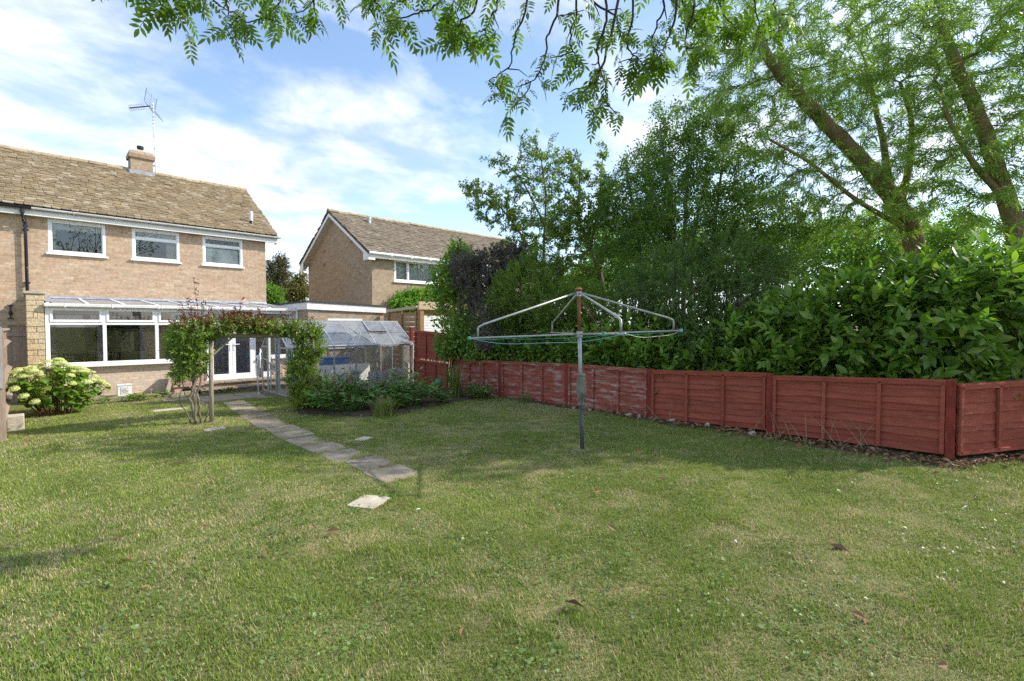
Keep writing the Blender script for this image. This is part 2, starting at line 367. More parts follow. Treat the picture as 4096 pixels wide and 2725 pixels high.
# ================================================================== ground
def build_ground():
    a = np.concatenate([np.linspace(-600, -14, 14)[:-1], np.arange(-14, 14, .22), np.linspace(14, 30, 9)[:-1], np.linspace(30, 900, 14)])
    b = np.concatenate([np.linspace(-600, -8, 12)[:-1], np.arange(-8, 18, .22), np.linspace(18, 40, 9)[:-1], np.linspace(40, 900, 14)])
    X, Y = np.meshgrid(a, b, indexing='ij'); Z = gz(X, Y) + (fbm(X, Y, .8, 3) - .5) * .03
    far = np.hypot(X, Y) > 60; Z = np.where(far, Z - .3, Z)
    V = np.stack([X, Y, Z], -1).reshape(-1, 3); nx, ny = len(a), len(b)
    i = np.arange(nx - 1)[:, None] * ny + np.arange(ny - 1)[None]; i = i.ravel()
    me = fmesh('ground', V, np.stack([i, i + ny, i + ny + 1, i + 1], 1), True)
    m = mat('lawn_soil', [(.17, .18, .07)], rough=1, noise=(1.3, .3), bump=(50, .8), spec=.05, stain=(.9, .52, .66, (.30, .25, .13)))
    o = link('ground', me, m); o['kind'] = 'structure'
build_ground()

# ================================================================== masonry helpers
def bricks(u0, u1, z0, z1, openings=(), top=None, bl=.225, ch=.075, joint=.011, seed=0, phase=0.):
    """(a,b,z) runs of a stretcher bond wall"""
    out = []; k0 = math.floor(z0 / ch); k1 = math.ceil(z1 / ch)
    for k in range(k0, k1):
        z = k * ch; zm = z + ch / 2
        if zm < z0 or zm > z1: continue
        off = (bl / 2 if k % 2 else 0) + phase
        a = u0 - ((u0 - off) % bl)
        while a < u1 - .02:
            segs = [(max(a, u0), min(a + bl, u1))]
            for (oa, ob, oz0, oz1) in openings:
                if oz0 < zm < oz1:
                    ns = []
                    for p, q in segs:
                        if q <= oa or p >= ob: ns.append((p, q)); continue
                        if oa - p > .03: ns.append((p, oa))
                        if q - ob > .03: ns.append((ob, q))
                    segs = ns
            for p, q in segs:
                if q - p < .03: continue
                if top is not None and z + ch > top((p + q) / 2): continue
                out.append((p, q, z))
            a += bl
    return np.array(out).reshape(-1, 3)
def lay_bricks(parent, o, u, nrm, runs, material, limit=300, proud=.0032, depth=.05, joint=.011, h=.064, seed=1, name='brick', restname='far_bricks'):
    r = np.random.default_rng(seed); n = len(runs)
    if n == 0: return
    o = np.array(o, float); u = np.array(u, float); nrm = np.array(nrm, float)
    jit = r.normal(0, .0005, n)
    P = o + u * (runs[:, 0:1] + joint / 2) + np.array([0, 0, 1.]) * runs[:, 2:3] + nrm * (proud + jit)[:, None]
    A = u * (runs[:, 1:2] - runs[:, 0:1] - joint); B = -nrm * depth; C = np.array([0, 0, 1.]) * h
    pieces(parent, name, 'brick', BOXV, BOXF, P, A, B * np.ones((n, 1)), C * np.ones((n, 1)), material, limit, restname)
def shell(mb, o, u, nrm, u0, u1, z0, z1, openings, th=.22, front=0.0):
    """solid wall slab behind the bricks, cut by the openings"""
    o = np.array(o, float); u = np.array(u, float); nrm = np.array(nrm, float)
    br = sorted({u0, u1, *[v for q in openings for v in q[:2] if u0 < v < u1]})
    for a, b in zip(br[:-1], br[1:]):
        mid = (a + b) / 2; cuts = sorted([(q[2], q[3]) for q in openings if q[0] < mid < q[1]]); z = z0
        for c0, c1 in cuts + [(z1, z1)]:
            if c0 > z:
                p = o + u * a + nrm * front; q = o + u * b - nrm * (th - front)
                mb.box((p[0], p[1], z), (q[0], q[1], min(c0, z1)))
            z = max(z, c1)

def window_part(parent, x0, x1, z0, z1, Y, splits=(), vsplits=(), glass=None, recess=.06, fw=.065, sill=True, name='window', frame_mat=None, open_sash=True):
    """frame in the XZ plane facing -Y at depth Y; splits = transom heights, vsplits = mullion xs; returns frame part"""
    fm = frame_mat or M_white; mb = MB(); ya, yb = Y - .012 + recess - .05, Y + recess + .02
    mb.box((x0, ya, z0), (x0 + fw, yb, z1)); mb.box((x1 - fw, ya, z0), (x1, yb, z1))
    mb.box((x0 + fw, ya, z0), (x1 - fw, yb, z0 + fw)); mb.box((x0 + fw, ya, z1 - fw), (x1 - fw, yb, z1))
    xs = [x0 + fw] + [v for q in vsplits for v in (q - fw * .45, q + fw * .45)] + [x1 - fw]
    for q in vsplits: mb.box((q - fw * .45, ya + .004, z0 + fw), (q + fw * .45, yb, z1 - fw))
    for i in range(0, len(xs), 2):
        for s in splits: mb.box((xs[i], ya + .006, s - fw * .45), (xs[i + 1], yb, s + fw * .45))
    # inner beads
    zs = [z0 + fw] + [v for q in splits for v in (q - fw * .45, q + fw * .45)] + [z1 - fw]
    pane_rects = []
    for i in range(0, len(xs), 2):
        for j in range(0, len(zs), 2):
            a, b, c, d = xs[i], xs[i + 1], zs[j], zs[j + 1]; w = .022
            y0, y1 = ya + .02, yb - .004
            mb.box((a, y0, c), (a + w, y1, d)); mb.box((b - w, y0, c), (b, y1, d)); mb.box((a + w, y0, c), (b - w, y1, c + w)); mb.box((a + w, y0, d - w), (b - w, y1, d))
            pane_rects.append((a + w, b - w, c + w, d - w))
    f = mb.build(name, fm, parent, bevel=.004)
    for a, b, c, d in pane_rects:
        yy = (ya + yb) / 2 + .012
        MB().quad((a, yy, c), (b, yy, c), (b, yy, d), (a, yy, d)).build('pane', glass or G_win, f)
    if sill:
        MB().box((x0 - .05, ya - .07, z0 - .045), (x1 + .05, yb - .02, z0 - .002)).build('sill', fm, f, bevel=.004)
    return f
def curtain(parent, x0, x1, z0, z1, Y, material, folds=7, amp=.025, name='curtain', wavy=0):
    xs = np.linspace(x0, x1, folds * 6 + 1); V = []; Fc = []
    for i, x in enumerate(xs):
        y = Y + amp * math.sin(i / 6 * 2 * math.pi) + .01 * math.sin(i * 1.7)
        zb = z0 + (wavy * math.sin(i / 6 * 2 * math.pi) if wavy else 0)
        V += [(x, y, zb), (x, y, z1)]
    for i in range(len(xs) - 1): Fc.append((2 * i, 2 * i + 2, 2 * i + 3, 2 * i + 1))
    return link(name, fmesh(name, V, Fc, True), material, parent)

TILE_V = np.array([(.09, 0, 0), (.91, 0, 0), (1, .14, 0), (1, 1, 0), (0, 1, 0), (0, .14, 0), (.09, 0, 1), (.91, 0, 1), (1, .14, 1), (1, 1, 1), (0, 1, 1), (0, .14, 1)], float)
TILE_F = np.array([(6, 7, 8, 11), (11, 8, 9, 10), (0, 1, 7, 6), (1, 2, 8, 7), (2, 3, 9, 8), (4, 5, 11, 10), (5, 0, 6, 11)])
def tile_roof(parent, x0, x1, eave, ridge, material, gauge=.17, wmin=.19, wmax=.27, seed=3, limit=300, mirror=False):
    """tiles on a plane from eave (Y,z) to ridge (Y,z)"""
    r = np.random.default_rng(seed); e = np.array([0, eave[0], eave[1]]); d = np.array([0, ridge[0] - eave[0], ridge[1] - eave[1]]); Ls = np.linalg.norm(d); d = d / Ls
    X = np.array([1., 0, 0]); nrm = np.cross(X, d)
    if nrm[2] < 0: nrm = -nrm
    P = []; A = []; B = []; C = []; k = 0; s = 0.
    while s < Ls - .03:
        x = x0 - r.uniform(0, wmax)
        while x < x1:
            w = r.uniform(wmin, wmax); a, b = max(x, x0), min(x + w, x1)
            if b - a > .05:
                ln = min(.25, Ls - s)
                j = r.normal(0, .0035)
                tl = r.uniform(.022, .028)
                st = e + d * (s + j) + nrm * (tl + r.normal(0, .003)) + X * (a + .004)
                B_ = d * ln - nrm * (tl * .85) + X * r.normal(0, .004); A_ = X * (b - a - .008) + d * r.normal(0, .006) + nrm * r.normal(0, .003)
                if mirror: st = st + A_; A_ = -A_
                P.append(st); A.append(A_); B.append(B_); C.append(nrm * r.uniform(.018, .026))
            x += w
        s += gauge; k += 1
    pieces(parent, 'roof_tile', 'tile', TILE_V, TILE_F, P, A, B, C, material, limit, 'far_roof_tiles')

# ================================================================== the semi-detached house
def build_house():
    W = 18.59; xl, xr = -6.0, 6.03; zb = -.4; zt = 4.62; back = 25.2
    h = thing('brick_house', 'buff brick semi-detached house with stone tiled roof and white upstairs windows', 'house', (0, W, -.28))
    wins = [(.424, 1.645, 3.55, 4.478), (2.262, 3.46, 3.55, 4.478), (4.10, 5.285, 3.545, 4.478)]
    # openings at conservatory level: patio doors, small window, grey door
    low = [(.42, 2.5, -.02, 1.95), (3.2, 4.12, .85, 1.95), (4.42, 5.36, -.02, 1.98)]
    ops = wins + low
    w = MB(); shell(w, (0, W, 0), (1, 0, 0), (0, -1, 0), xl, xr, zb, zt, ops, .25, -.0)
    w.box((xl, W + .25, zb), (xl + .25, back, zt)); w.box((xr - .25, W + .252, zb), (xr, back - .25, zt)); w.box((xl + .25, back - .25, zb), (xr, back, zt))
    wall = w.build('wall', M_mortar, h)
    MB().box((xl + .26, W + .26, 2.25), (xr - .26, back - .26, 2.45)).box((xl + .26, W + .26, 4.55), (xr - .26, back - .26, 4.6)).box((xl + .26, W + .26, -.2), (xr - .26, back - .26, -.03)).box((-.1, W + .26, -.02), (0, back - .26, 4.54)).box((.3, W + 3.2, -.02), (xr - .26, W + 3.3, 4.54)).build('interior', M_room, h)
    runs = bricks(xl, xr, zb + .05, zt - .1, ops, phase=.03)
    vis = runs[(runs[:, 1] > -2.2)]
    lay_bricks(wall, (0, W, 0), (1, 0, 0), (0, -1, 0), vis, M_brick, 300, seed=11)
    # right gable wall above the eaves (side seen only from the right)
    g = MB(); g.add([(xr - .22, W, 4.62), (xr - .22, 25.2, 4.62), (xr - .22, 21.9, 6.98), (xr, W, 4.62), (xr, 25.2, 4.62), (xr, 21.9, 6.98)], [(0, 1, 2), (5, 4, 3), (0, 3, 4, 1), (1, 4, 5, 2), (2, 5, 3, 0)]); g.build('gable', M_brick, h)
    # windows
    for i, (a, b, c, d) in enumerate(wins):
        sp = () if i == 0 else (c + .645,)
        f = window_part(h, a, b, c, d, W, sp, glass=G_frost if i == 2 else G_win)
        if i == 0:
            curtain(f, a + .09, a + .17, c + .05, d - .05, W + .16, M_curt, 2); curtain(f, a + .08, b - .08, d - .26, d - .06, W + .13, M_curt, 12, .015, 'pelmet', .02)
        if i == 1:
            curtain(f, a + .07, a + .18, c + .05, d - .3, W + .16, M_curt, 2); curtain(f, b - .32, b - .08, c + .05, d - .1, W + .16, M_curt, 4); curtain(f, a + .08, b - .08, d - .22, d - .06, W + .13, M_curt, 12, .015, 'pelmet', .02)
        if i == 2:
            curtain(f, a + .08, a + .32, c + .02, d - .32, W + .25, M_net, 4)
    # fascia, soffit, gutters
    fa = MB(); fa.box((xl, 18.35, 4.48), (6.36, 18.372, 4.665)); fa.build('fascia', M_whitep, h)
    MB().box((xl, 18.373, 4.50), (6.34, W - .001, 4.515)).build('soffit', M_soffit, h)
    MB().box((6.34, 18.38, 4.44), (6.362, 18.62, 4.50)).build('box_end', M_whitep, h)
    def half_gutter(x0, x1, m, nm):
        mb = MB(); ns = 8; V = []; Fq = []
        for x in (x0, x1):
            for j in range(ns + 1):
                t = math.pi + math.pi * j / ns; V.append((x, 18.293 + .056 * math.cos(t), 4.685 + .06 * math.sin(t)))
            for j in range(ns, -1, -1):
                t = math.pi + math.pi * j / ns; V.append((x, 18.293 + .050 * math.cos(t), 4.687 + .053 * math.sin(t)))
        k = 2 * (ns + 1)
        for j in range(k): Fq.append((j, (j + 1) % k, k + (j + 1) % k, k + j))
        Fq += [tuple(range(k - 1, -1, -1)), tuple(range(k, 2 * k))]
        mb.add(V, Fq); g = mb.build(nm, m, h, smooth=False); return g
    gw = half_gutter(.11, 6.44, M_gutter, 'gutter'); gb = half_gutter(xl, .108, M_black, 'gutter'); gb['label'] = 'black half round gutter'
    for x in (.95, 1.85, 2.7, 3.55, 4.55, 5.5):
        mb = MB()
        for j in range(8):
            t0 = math.pi + math.pi * j / 8; t1 = math.pi + math.pi * (j + 1) / 8
            mb.bar((x, 18.293 + .06 * math.cos(t0), 4.685 + .064 * math.sin(t0)), (x, 18.293 + .06 * math.cos(t1), 4.685 + .064 * math.sin(t1)), .03, .008, up=(0, math.cos((t0 + t1) / 2), math.sin((t0 + t1) / 2)))
        mb.build('bracket', M_gutter, gw)
    # black downpipe with swan neck, ends on the stone pier cap
    px = -.015
    dp = MB().tube([(px - .05, 18.293, 4.62), (px - .05, 18.293, 4.5), (px - .05, 18.31, 4.44), (px - .005, 18.45, 4.30), (px, 18.485, 4.25), (px, 18.487, 4.15), (px + .002, 18.487, 2.34)], .036, 12).build('downpipe', M_black, h, smooth=True)
    for z, r in ((4.55, .046), (4.34, .045), (4.21, .045)):
        q = (px - .05, 18.293) if z > 4.5 else ((px - .02, 18.42) if z > 4.3 else (px, 18.487))
        MB().lathe((q[0], q[1], z), [(r, -.035), (r, .035)], 12).build('pipe_collar', M_black, dp)
    for z in (4.12, 2.7): MB().box((px - .07, 18.48, z - .012), (px + .07, 18.585, z + .012)).build('pipe_clip', M_black, dp)
    # roof
    E_, R_ = (18.27, 4.70), (21.9, 7.02)
    rf = MB()
    rf.add([(xl, E_[0], E_[1] - .02), (6.36, E_[0], E_[1] - .02), (6.36, R_[0], R_[1] - .02), (xl, R_[0], R_[1] - .02), (xl, E_[0], E_[1] - .09), (6.36, E_[0], E_[1] - .09), (6.36, R_[0], R_[1] - .12), (xl, R_[0], R_[1] - .12)],
           [(0, 1, 2, 3), (7, 6, 5, 4), (0, 4, 5, 1), (1, 5, 6, 2), (3, 7, 4, 0)])
    rf.add([(xl, 25.6, 4.68), (6.36, 25.6, 4.68), (6.36, R_[0] + .002, R_[1] - .02), (xl, R_[0] + .002, R_[1] - .02), (xl, 25.6, 4.6), (6.36, 25.6, 4.6), (6.36, R_[0] + .002, R_[1] - .12), (xl, R_[0] + .002, R_[1] - .12)],
           [(3, 2, 1, 0), (4, 5, 6, 7), (1, 5, 4, 0), (2, 6, 5, 1)])
    roof = rf.build('roof', mat('roof_underlay', [(.09, .075, .06)], rough=.95), h)
    tile_roof(roof, -2.6, 6.38, E_, R_, M_tile, gauge=.145, wmin=.15, wmax=.23, seed=21)
    # ridge tiles
    r = np.random.default_rng(5); x = -2.6
    while x < 6.36:
        w = min(.46, 6.4 - x); dz = r.normal(0, .006)
        V = []; k = 6
        for xx in (x + .006, x + w - .006):
            for j in range(k + 1):
                t = math.pi * j / k; V.append((xx, 21.9 + .155 * math.cos(t), 6.98 + dz + .13 * math.sin(t)))
        Fq = [(j, j + 1, k + 2 + j, k + 1 + j) for j in range(k)] + [tuple(range(k + 1)), tuple(range(2 * k + 1, k, -1))]
        MB().add(V, Fq).build('ridge_tile', M_ridge, roof); x += .46
    # chimney
    ch = MB().box((2.64, 21.62, 6.3), (3.28, 22.18, 7.42)).build('chimney', M_mortar_d, h)
    rr = []
    for k, a in enumerate(bricks(2.64, 3.28, 6.9, 7.42, ch=.078, phase=.06)): rr.append(a)
    lay_bricks(ch, (0, 21.62, 0), (1, 0, 0), (0, -1, 0), np.array(rr), M_brick_d, 300, seed=3)
    lay_bricks(ch, (2.64, 0, 0), (0, -1, 0), (-1, 0, 0), bricks(-22.18, -21.62, 6.9, 7.42, ch=.078), M_brick_d, 300, seed=4)
    cc = MB().box((2.585, 21.56, 7.42), (3.335, 22.24, 7.575)).build('chimney_course', M_brick_d, ch, bevel=.012)
    MB().box((2.615, 21.59, 7.575), (3.305, 22.21, 7.66)).add([(2.63, 21.60, 7.66), (3.29, 21.60, 7.66), (3.29, 22.20, 7.66), (2.63, 22.20, 7.66), (2.80, 21.80, 7.77), (3.12, 21.80, 7.77), (3.12, 22.0, 7.77), (2.80, 22.0, 7.77)], [(0, 1, 5, 4), (1, 2, 6, 5), (2, 3, 7, 6), (3, 0, 4, 7), (4, 5, 6, 7)]).build('chimney_cap', M_cap, ch)
    MB().lathe((2.96, 21.9, 7.74), [(.075, 0), (.075, .09), (.105, .09), (.105, .12), (.098, .13), (.105, .14), (.105, .18), (.09, .19)], 16).build('flue_pot', M_black, ch, smooth=False)
    MB().add([(2.58, 21.60, 6.80), (3.32, 21.60, 6.80), (3.32, 21.60, 6.99), (2.58, 21.60, 6.99), (2.58, 21.48, 6.76), (3.34, 21.48, 6.76)], [(0, 1, 2, 3), (4, 5, 1, 0)]).box((2.60, 21.585, 6.8), (3.31, 21.598, 6.98)).build('chimney_flashing', M_lead, ch)
    # small white flue on the roof near the right verge
    fl = MB().lathe((5.69, 18.95, 5.05), [(.10, 0), (.09, .12), (.062, .16), (.062, .2)], 14).build('flue_collar', M_black, h, smooth=True)
    MB().lathe((5.69, 18.95, 5.2), [(.055, 0), (.055, .27), (.060, .27), (.060, .33), (.048, .37), (.02, .385)], 14).build('roof_flue', M_white, h, smooth=False)
    # ---- house wall features that show through the conservatory glass
    f = window_part(h, .42, 2.5, -.02, 1.95, W, (), (1.46,), glass=G_dark, fw=.09, sill=False, name='patio_door', frame_mat=M_mauve, recess=.03)
    MB().box((1.55, W - .08, .95), (1.57, W - .02, 1.10)).box((1.55, W - .08, 1.03), (1.66, W - .06, 1.045)).build('door_handle', M_alu, f)
    curtain(f, .56, .84, .05, 1.85, W + .2, M_curt2, 5); curtain(f, 2.05, 2.36, .05, 1.85, W + .2, M_curt2, 5)
    window_part(h, 3.2, 4.12, .85, 1.95, W, (), glass=G_win, name='window', frame_mat=M_white)
    d = MB().box((4.42, W - .01, -.02), (5.36, W + .07, 1.98)).build('back_door', M_greydoor, h)
    for a, b in ((4.55, 5.23),):
        MB().box((a, W - .035, .1), (b, W - .011, .95)).build('door_panel', M_greydoor, d, bevel=.02)
        MB().box((a + .1, W - .048, .2), (b - .1, W - .036, .85)).build('door_panel', M_greydoor, d, bevel=.01)
        MB().box((a, W - .03, 1.12), (b, W - .011, 1.85)).build('door_glass', mat('dark_teal_glass', [(.05, .09, .10)], rough=.1, noise=None, bump=None), d)
    # wrought iron hanging bracket on the wall
    b = onY(42, 1250, W - .02)
    ir = MB().box((b[0] - .018, W - .03, b[2] - .16), (b[0] + .018, W - .012, b[2] + .2))
    ir.tube([(b[0] - .06, W - .03, b[2] + .19), (b[0], W - .04, b[2] + .17), (b[0] + .06, W - .03, b[2] + .19)], .014, 6).tube([(b[0] - .06, W - .03, b[2] - .17), (b[0], W - .04, b[2] - .14), (b[0] + .06, W - .03, b[2] - .17)], .014, 6)
    ir.lathe((b[0], W - .03, b[2] - .02), [(.03, -.05), (.042, 0), (.03, .05)], 8)
    ir.tube([(b[0], W - .03, b[2] + .05), (b[0], W - .16, b[2] + .07), (b[0], W - .3, b[2] + .02)], .012, 6)
    o = ir.build('hanging_bracket', M_black, base=(b[0], W, b[2])); tag(o, 'black wrought iron hanging basket bracket on the brick wall beside the stone pier', 'bracket')
build_house()

def build_aerial():
    b = np.array([3.40, 21.8, 6.75]); t = np.array([3.33, 21.75, 9.52])
    a = thing('tv_aerial', 'tall television aerial on a striped silver mast behind the chimney', 'aerial', b)
    mast = MB().tube([b, t], .024, 8).build('mast', mat('silver_mast', [(.72, .73, .76)], rough=.35, noise=None, bump=None, metal=.6), a)
    for k in (.1, .3, .42, .58, .74, .78, .82, .93, .97):
        p = b + (t - b) * k; MB().lathe(p, [(.027, -.012), (.027, .012)], 8).build('mast_band', M_black, mast)
    for z in (.25, .55): MB().bar(b + (t - b) * z / 2.77 + np.array([.05, 0, 0]), b + (t - b) * z / 2.77 - np.array([.16, 0, 0]), .03, .03).build('wall_clamp', M_black, mast)
    # boom pointing to the left with director loops, four reflector fins
    c = t - np.array([0, 0, .1]); dr = norm(RIGHT * -.93 + np.array([0, 0, -.22]) - FH * .25)
    bm = MB().bar(c + dr * .08, c + dr * .74, .03, .03).build('boom', M_black, a)
    sd = norm(np.cross(dr, UP0)); u = np.cross(sd, dr)
    for i in range(9):
        p = c + dr * (.30 + .052 * i); pts = [p + (math.cos(q) * u + math.sin(q) * sd) * .11 for q in np.linspace(0, 2 * math.pi, 9)]
        MB().tube(pts, .006, 4).build('director', M_alu, bm)
    for sgn in (-1, 1):
        k = MB(); o0 = c + dr * .1
        e1 = norm(u * sgn * .85 - dr * .35)
        for j in range(5): k.tube([o0 + e1 * (.08 + .08 * j) - sd * .42, o0 + e1 * (.08 + .08 * j) + sd * .42], .006, 4)
        k.tube([o0, o0 + e1 * .46], .008, 5)
        r = k.build('reflector', M_alu, a)
        for s2 in (-1, 1): MB().bar(o0 + e1 * .02 + sd * .42 * s2, o0 + e1 * .46 + sd * .42 * s2, .03, .012).build('reflector_end', M_black, r)
build_aerial()

# ================================================================== stone pier at the party line
def build_pier():
    x0, x1, y0, y1 = -.045, .262, 15.86, 18.58
    p = thing('stone_pier', 'rough honey stone pier wall with flat cap between house and conservatory', 'wall', (.1, 17.2, -.28))
    core = MB().box((x0 + .012, y0 + .012, -.4), (x1 - .012, y1, 2.28)).build('core', M_mortar, p)
    r = np.random.default_rng(8); z = -.3; k = 0
    hs = [.16, .13, .19, .13, .22, .12, .2, .13, .14, .11, .16, .13, .2, .14, .15, .12, .2, .14]
    while z < 2.24:
        h = min(hs[k % len(hs)], 2.275 - z)
        cuts = {0: [1.0], 1: [.38, .6, 1.0], 2: [1.0], 3: [.55, 1.0]}[k % 4]
        a = 0.
        for c in cuts:
            xa = x0 + (x1 - x0) * a; xb = x0 + (x1 - x0) * c; pr = r.uniform(0, .014)
            MB().box((xa + .005, y0 - pr, z + .006), (xb - .005, y0 + .08, z + h - .006)).build('stone', M_stone, core, bevel=.008); a = c
        y = y0 + .082
        while y < y1:
            L = r.uniform(.2, .5); ye = min(y + L, y1)
            if ye - y > .08:
                MB().box((x0 - r.uniform(0, .012), y + .005, z + .006), (x0 + .05, ye - .005, z + h - .006)).build('stone', M_stone, core)
            y += L
        z += h; k += 1
    MB().box((x0 - .04, y0 - .04, 2.285), (x1 + .03, y1, 2.345)).build('cap', M_cap, p, bevel=.008)
build_pier()

# ================================================================== conservatory
def build_conservatory():
    Y = 15.9; x0, x1 = .27, 5.96
    c = thing('conservatory', 'lean-to conservatory with white window frames and dwarf brick wall along the house', 'conservatory', (3, Y, -.28))
    dx0, dx1 = 3.56, 4.84
    w = MB(); shell(w, (0, Y + .05, 0), (1, 0, 0), (0, -1, 0), x0, x1, -.4, .575, [(dx0, dx1, -.02, .9)], .2)
    wall = w.build('wall', mat('pale_mortar', [(.62, .53, .40)], rough=.95, noise=(20, .15), bump=(90, .3), spec=.1), c)
    lay_bricks(wall, (0, Y + .05, 0), (1, 0, 0), (0, -1, 0), bricks(x0, x1, -.32, .57, [(dx0, dx1, -.1, .9)]), M_brick_p, 300, seed=9)
    MB().box((x0, Y + .26, -.12), (x1, 18.58, -.01)).build('floor', M_floor, c)
    # frames
    fr = MB(); fy0, fy1 = Y - .01, Y + .075
    zt = 1.965; ztr = 1.60
    def post(x, w=.075, z0=.575): fr.box((x - w / 2, fy0, z0), (x + w / 2, fy1, zt))
    post(x0 + .04, .08); post(1.345); post(2.415); post(x1 - .035, .07)
    post(dx0 + .035, .07, -.01); post(dx1 - .035, .07, -.01)
    for a, b in ((x0, dx0), (dx1, x1)):
        fr.box((a, fy0 - .003, .58), (b, fy1, .655)); 
    fr.box((x0, fy0 + .003, zt), (x1, fy1 + .01, zt + .06))
    for a, b in ((x0 + .08, 1.3075), (1.3825, 2.3775), (2.4525, dx0), (dx0 + .07, dx1 - .07), (dx1, x1 - .07)):
        fr.box((a, fy0 + .002, ztr - .035), (b, fy1 - .003, ztr + .035))
    frame = fr.build('frame', M_white, c, bevel=.004)
    for a, b in ((x0 - .0, dx0 - .03), (dx1 + .03, x1)):
        MB().box((a, Y - .1, .535), (b, Y + .06, .578)).build('sill', M_white, frame, bevel=.005)
    bays = [(x0 + .08, 1.3075), (1.3825, 2.3775), (2.4525, dx0), (dx1, x1 - .07)]
    for a, b in bays:
        # fixed lower light
        MB().quad((a, Y + .04, .655), (b, Y + .04, .655), (b, Y + .04, ztr - .035), (a, Y + .04, ztr - .035)).build('pane', G_win, frame)
        # top-hung opening light with its own sash
        s = MB(); z0_, z1_ = ztr + .036, zt - .001; ww = .055; ya, yb = Y - .028, Y + .05
        s.box((a + .002, ya, z0_), (a + ww, yb, z1_)).box((b - ww, ya, z0_), (b - .002, yb, z1_)).box((a + ww, ya, z0_), (b - ww, yb, z0_ + ww)).box((a + ww, ya, z1_ - ww), (b - ww, yb, z1_))
        sa = s.build('top_light', M_white, c, bevel=.004)
        MB().quad((a + ww, Y + .02, z0_ + ww), (b - ww, Y + .02, z0_ + ww), (b - ww, Y + .02, z1_ - ww), (a + ww, Y + .02, z1_ - ww)).build('pane', G_win, sa)
    MB().quad((dx0 + .07, Y + .04, ztr + .035), (dx1 - .07, Y + .04, ztr + .035), (dx1 - .07, Y + .04, zt), (dx0 + .07, Y + .04, zt)).build('pane', G_win, frame)
    # french doors
    mid = (dx0 + dx1) / 2
    for a, b, sgn in ((dx0 + .072, mid - .002, 1), (mid + .002, dx1 - .072, -1)):
        s = MB(); ww = .09; z0_, z1_ = .03, ztr - .037; ya, yb = Y - .02, Y + .05
        s.box((a, ya, z0_), (a + ww, yb, z1_)).box((b - ww, ya, z0_), (b, yb, z1_)).box((a + ww, ya, z0_), (b - ww, yb, z0_ + .12)).box((a + ww, ya, z1_ - ww), (b - ww, yb, z1_))
        dr = s.build('door', M_white, c, bevel=.005)
        MB().quad((a + ww, Y + .02, z0_ + .12), (b - ww, Y + .02, z0_ + .12), (b - ww, Y + .02, z1_ - ww), (a + ww, Y + .02, z1_ - ww)).build('pane', G_win, dr)
        hx = b - .045 if sgn > 0 else a + .045
        MB().box((hx - .018, ya - .012, .82), (hx + .018, ya, 1.05)).bar((hx, ya - .03, 1.0), (hx - .14 * sgn, ya - .045, 1.005), .018, .022).build('handle', M_white, dr, bevel=.003)
    MB().box((dx0 - .04, Y - .08, -.012), (dx1 + .04, Y + .05, .028)).build('threshold', M_white, c, bevel=.004)
    # left closing strip and right side wall
    MB().box((x1, Y + .0, -.3), (x1 + .05, 18.58, 2.03)).build('side_panel', M_white, c)
    # roof: polycarbonate sheet with glazing bars
    za, zb_ = 2.075, 2.30; ya, yb = Y - .07, 18.56
    MB().add([(x0, ya, za), (6.0, ya, za), (6.0, yb, zb_), (x0, yb, zb_), (x0, ya, za - .016), (6.0, ya, za - .016), (6.0, yb, zb_ - .016), (x0, yb, zb_ - .016)], [(0, 1, 2, 3), (7, 6, 5, 4), (0, 4, 5, 1), (1, 5, 6, 2), (3, 7, 4, 0)]).build('roof', G_poly, c)
    xs = np.linspace(x0 + .05, 5.94, 9)
    for x in xs: MB().bar((x, ya - .01, za + .012), (x, yb, zb_ + .012), .06, .022).bar((x, ya, za - .05), (x, yb, zb_ - .05), .05, .06).build('glazing_bar', M_white, c)
    MB().box((x0, yb - .01, zb_ - .02), (6.03, yb + .025, zb_ + .012)).build('wall_bar', M_white, c)
    MB().add([(.40, 18.576, 2.365), (6.035, 18.576, 2.385), (6.035, 18.56, 2.32), (.40, 18.56, 2.31), (6.035, 18.48, 2.313), (.40, 18.48, 2.303)], [(3, 2, 1, 0), (5, 4, 2, 3)]).build('lead_flashing', M_lead, c)
    MB().add([(.2, 18.4, 2.36), (.42, 18.4, 2.33), (.42, 15.86, 2.10), (.27, 15.86, 2.12)], [(0, 3, 2, 1)]).build('side_flashing', M_lead, c)
    # eaves fascia + white gutter with brackets
    g = MB().box((x0 - .02, Y - .165, 1.995), (6.06, Y - .072, 2.075)).build('gutter', M_gutter, c, bevel=.014)
    MB().box((x0, Y - .07, 2.027), (x1, Y + .05, 2.055)).build('fascia', M_whitep, c)
    for x in (.62, 1.5, 2.45, 2.52, 3.55, 4.4, 5.1, 5.7): MB().box((x - .014, Y - .171, 1.988), (x + .014, Y - .074, 2.082)).build('gutter_bracket', M_whitep, g)
    MB().box((5.99, Y - .14, -.25), (6.055, Y - .075, 1.994)).build('downpipe', M_white, c, bevel=.006)
build_conservatory()

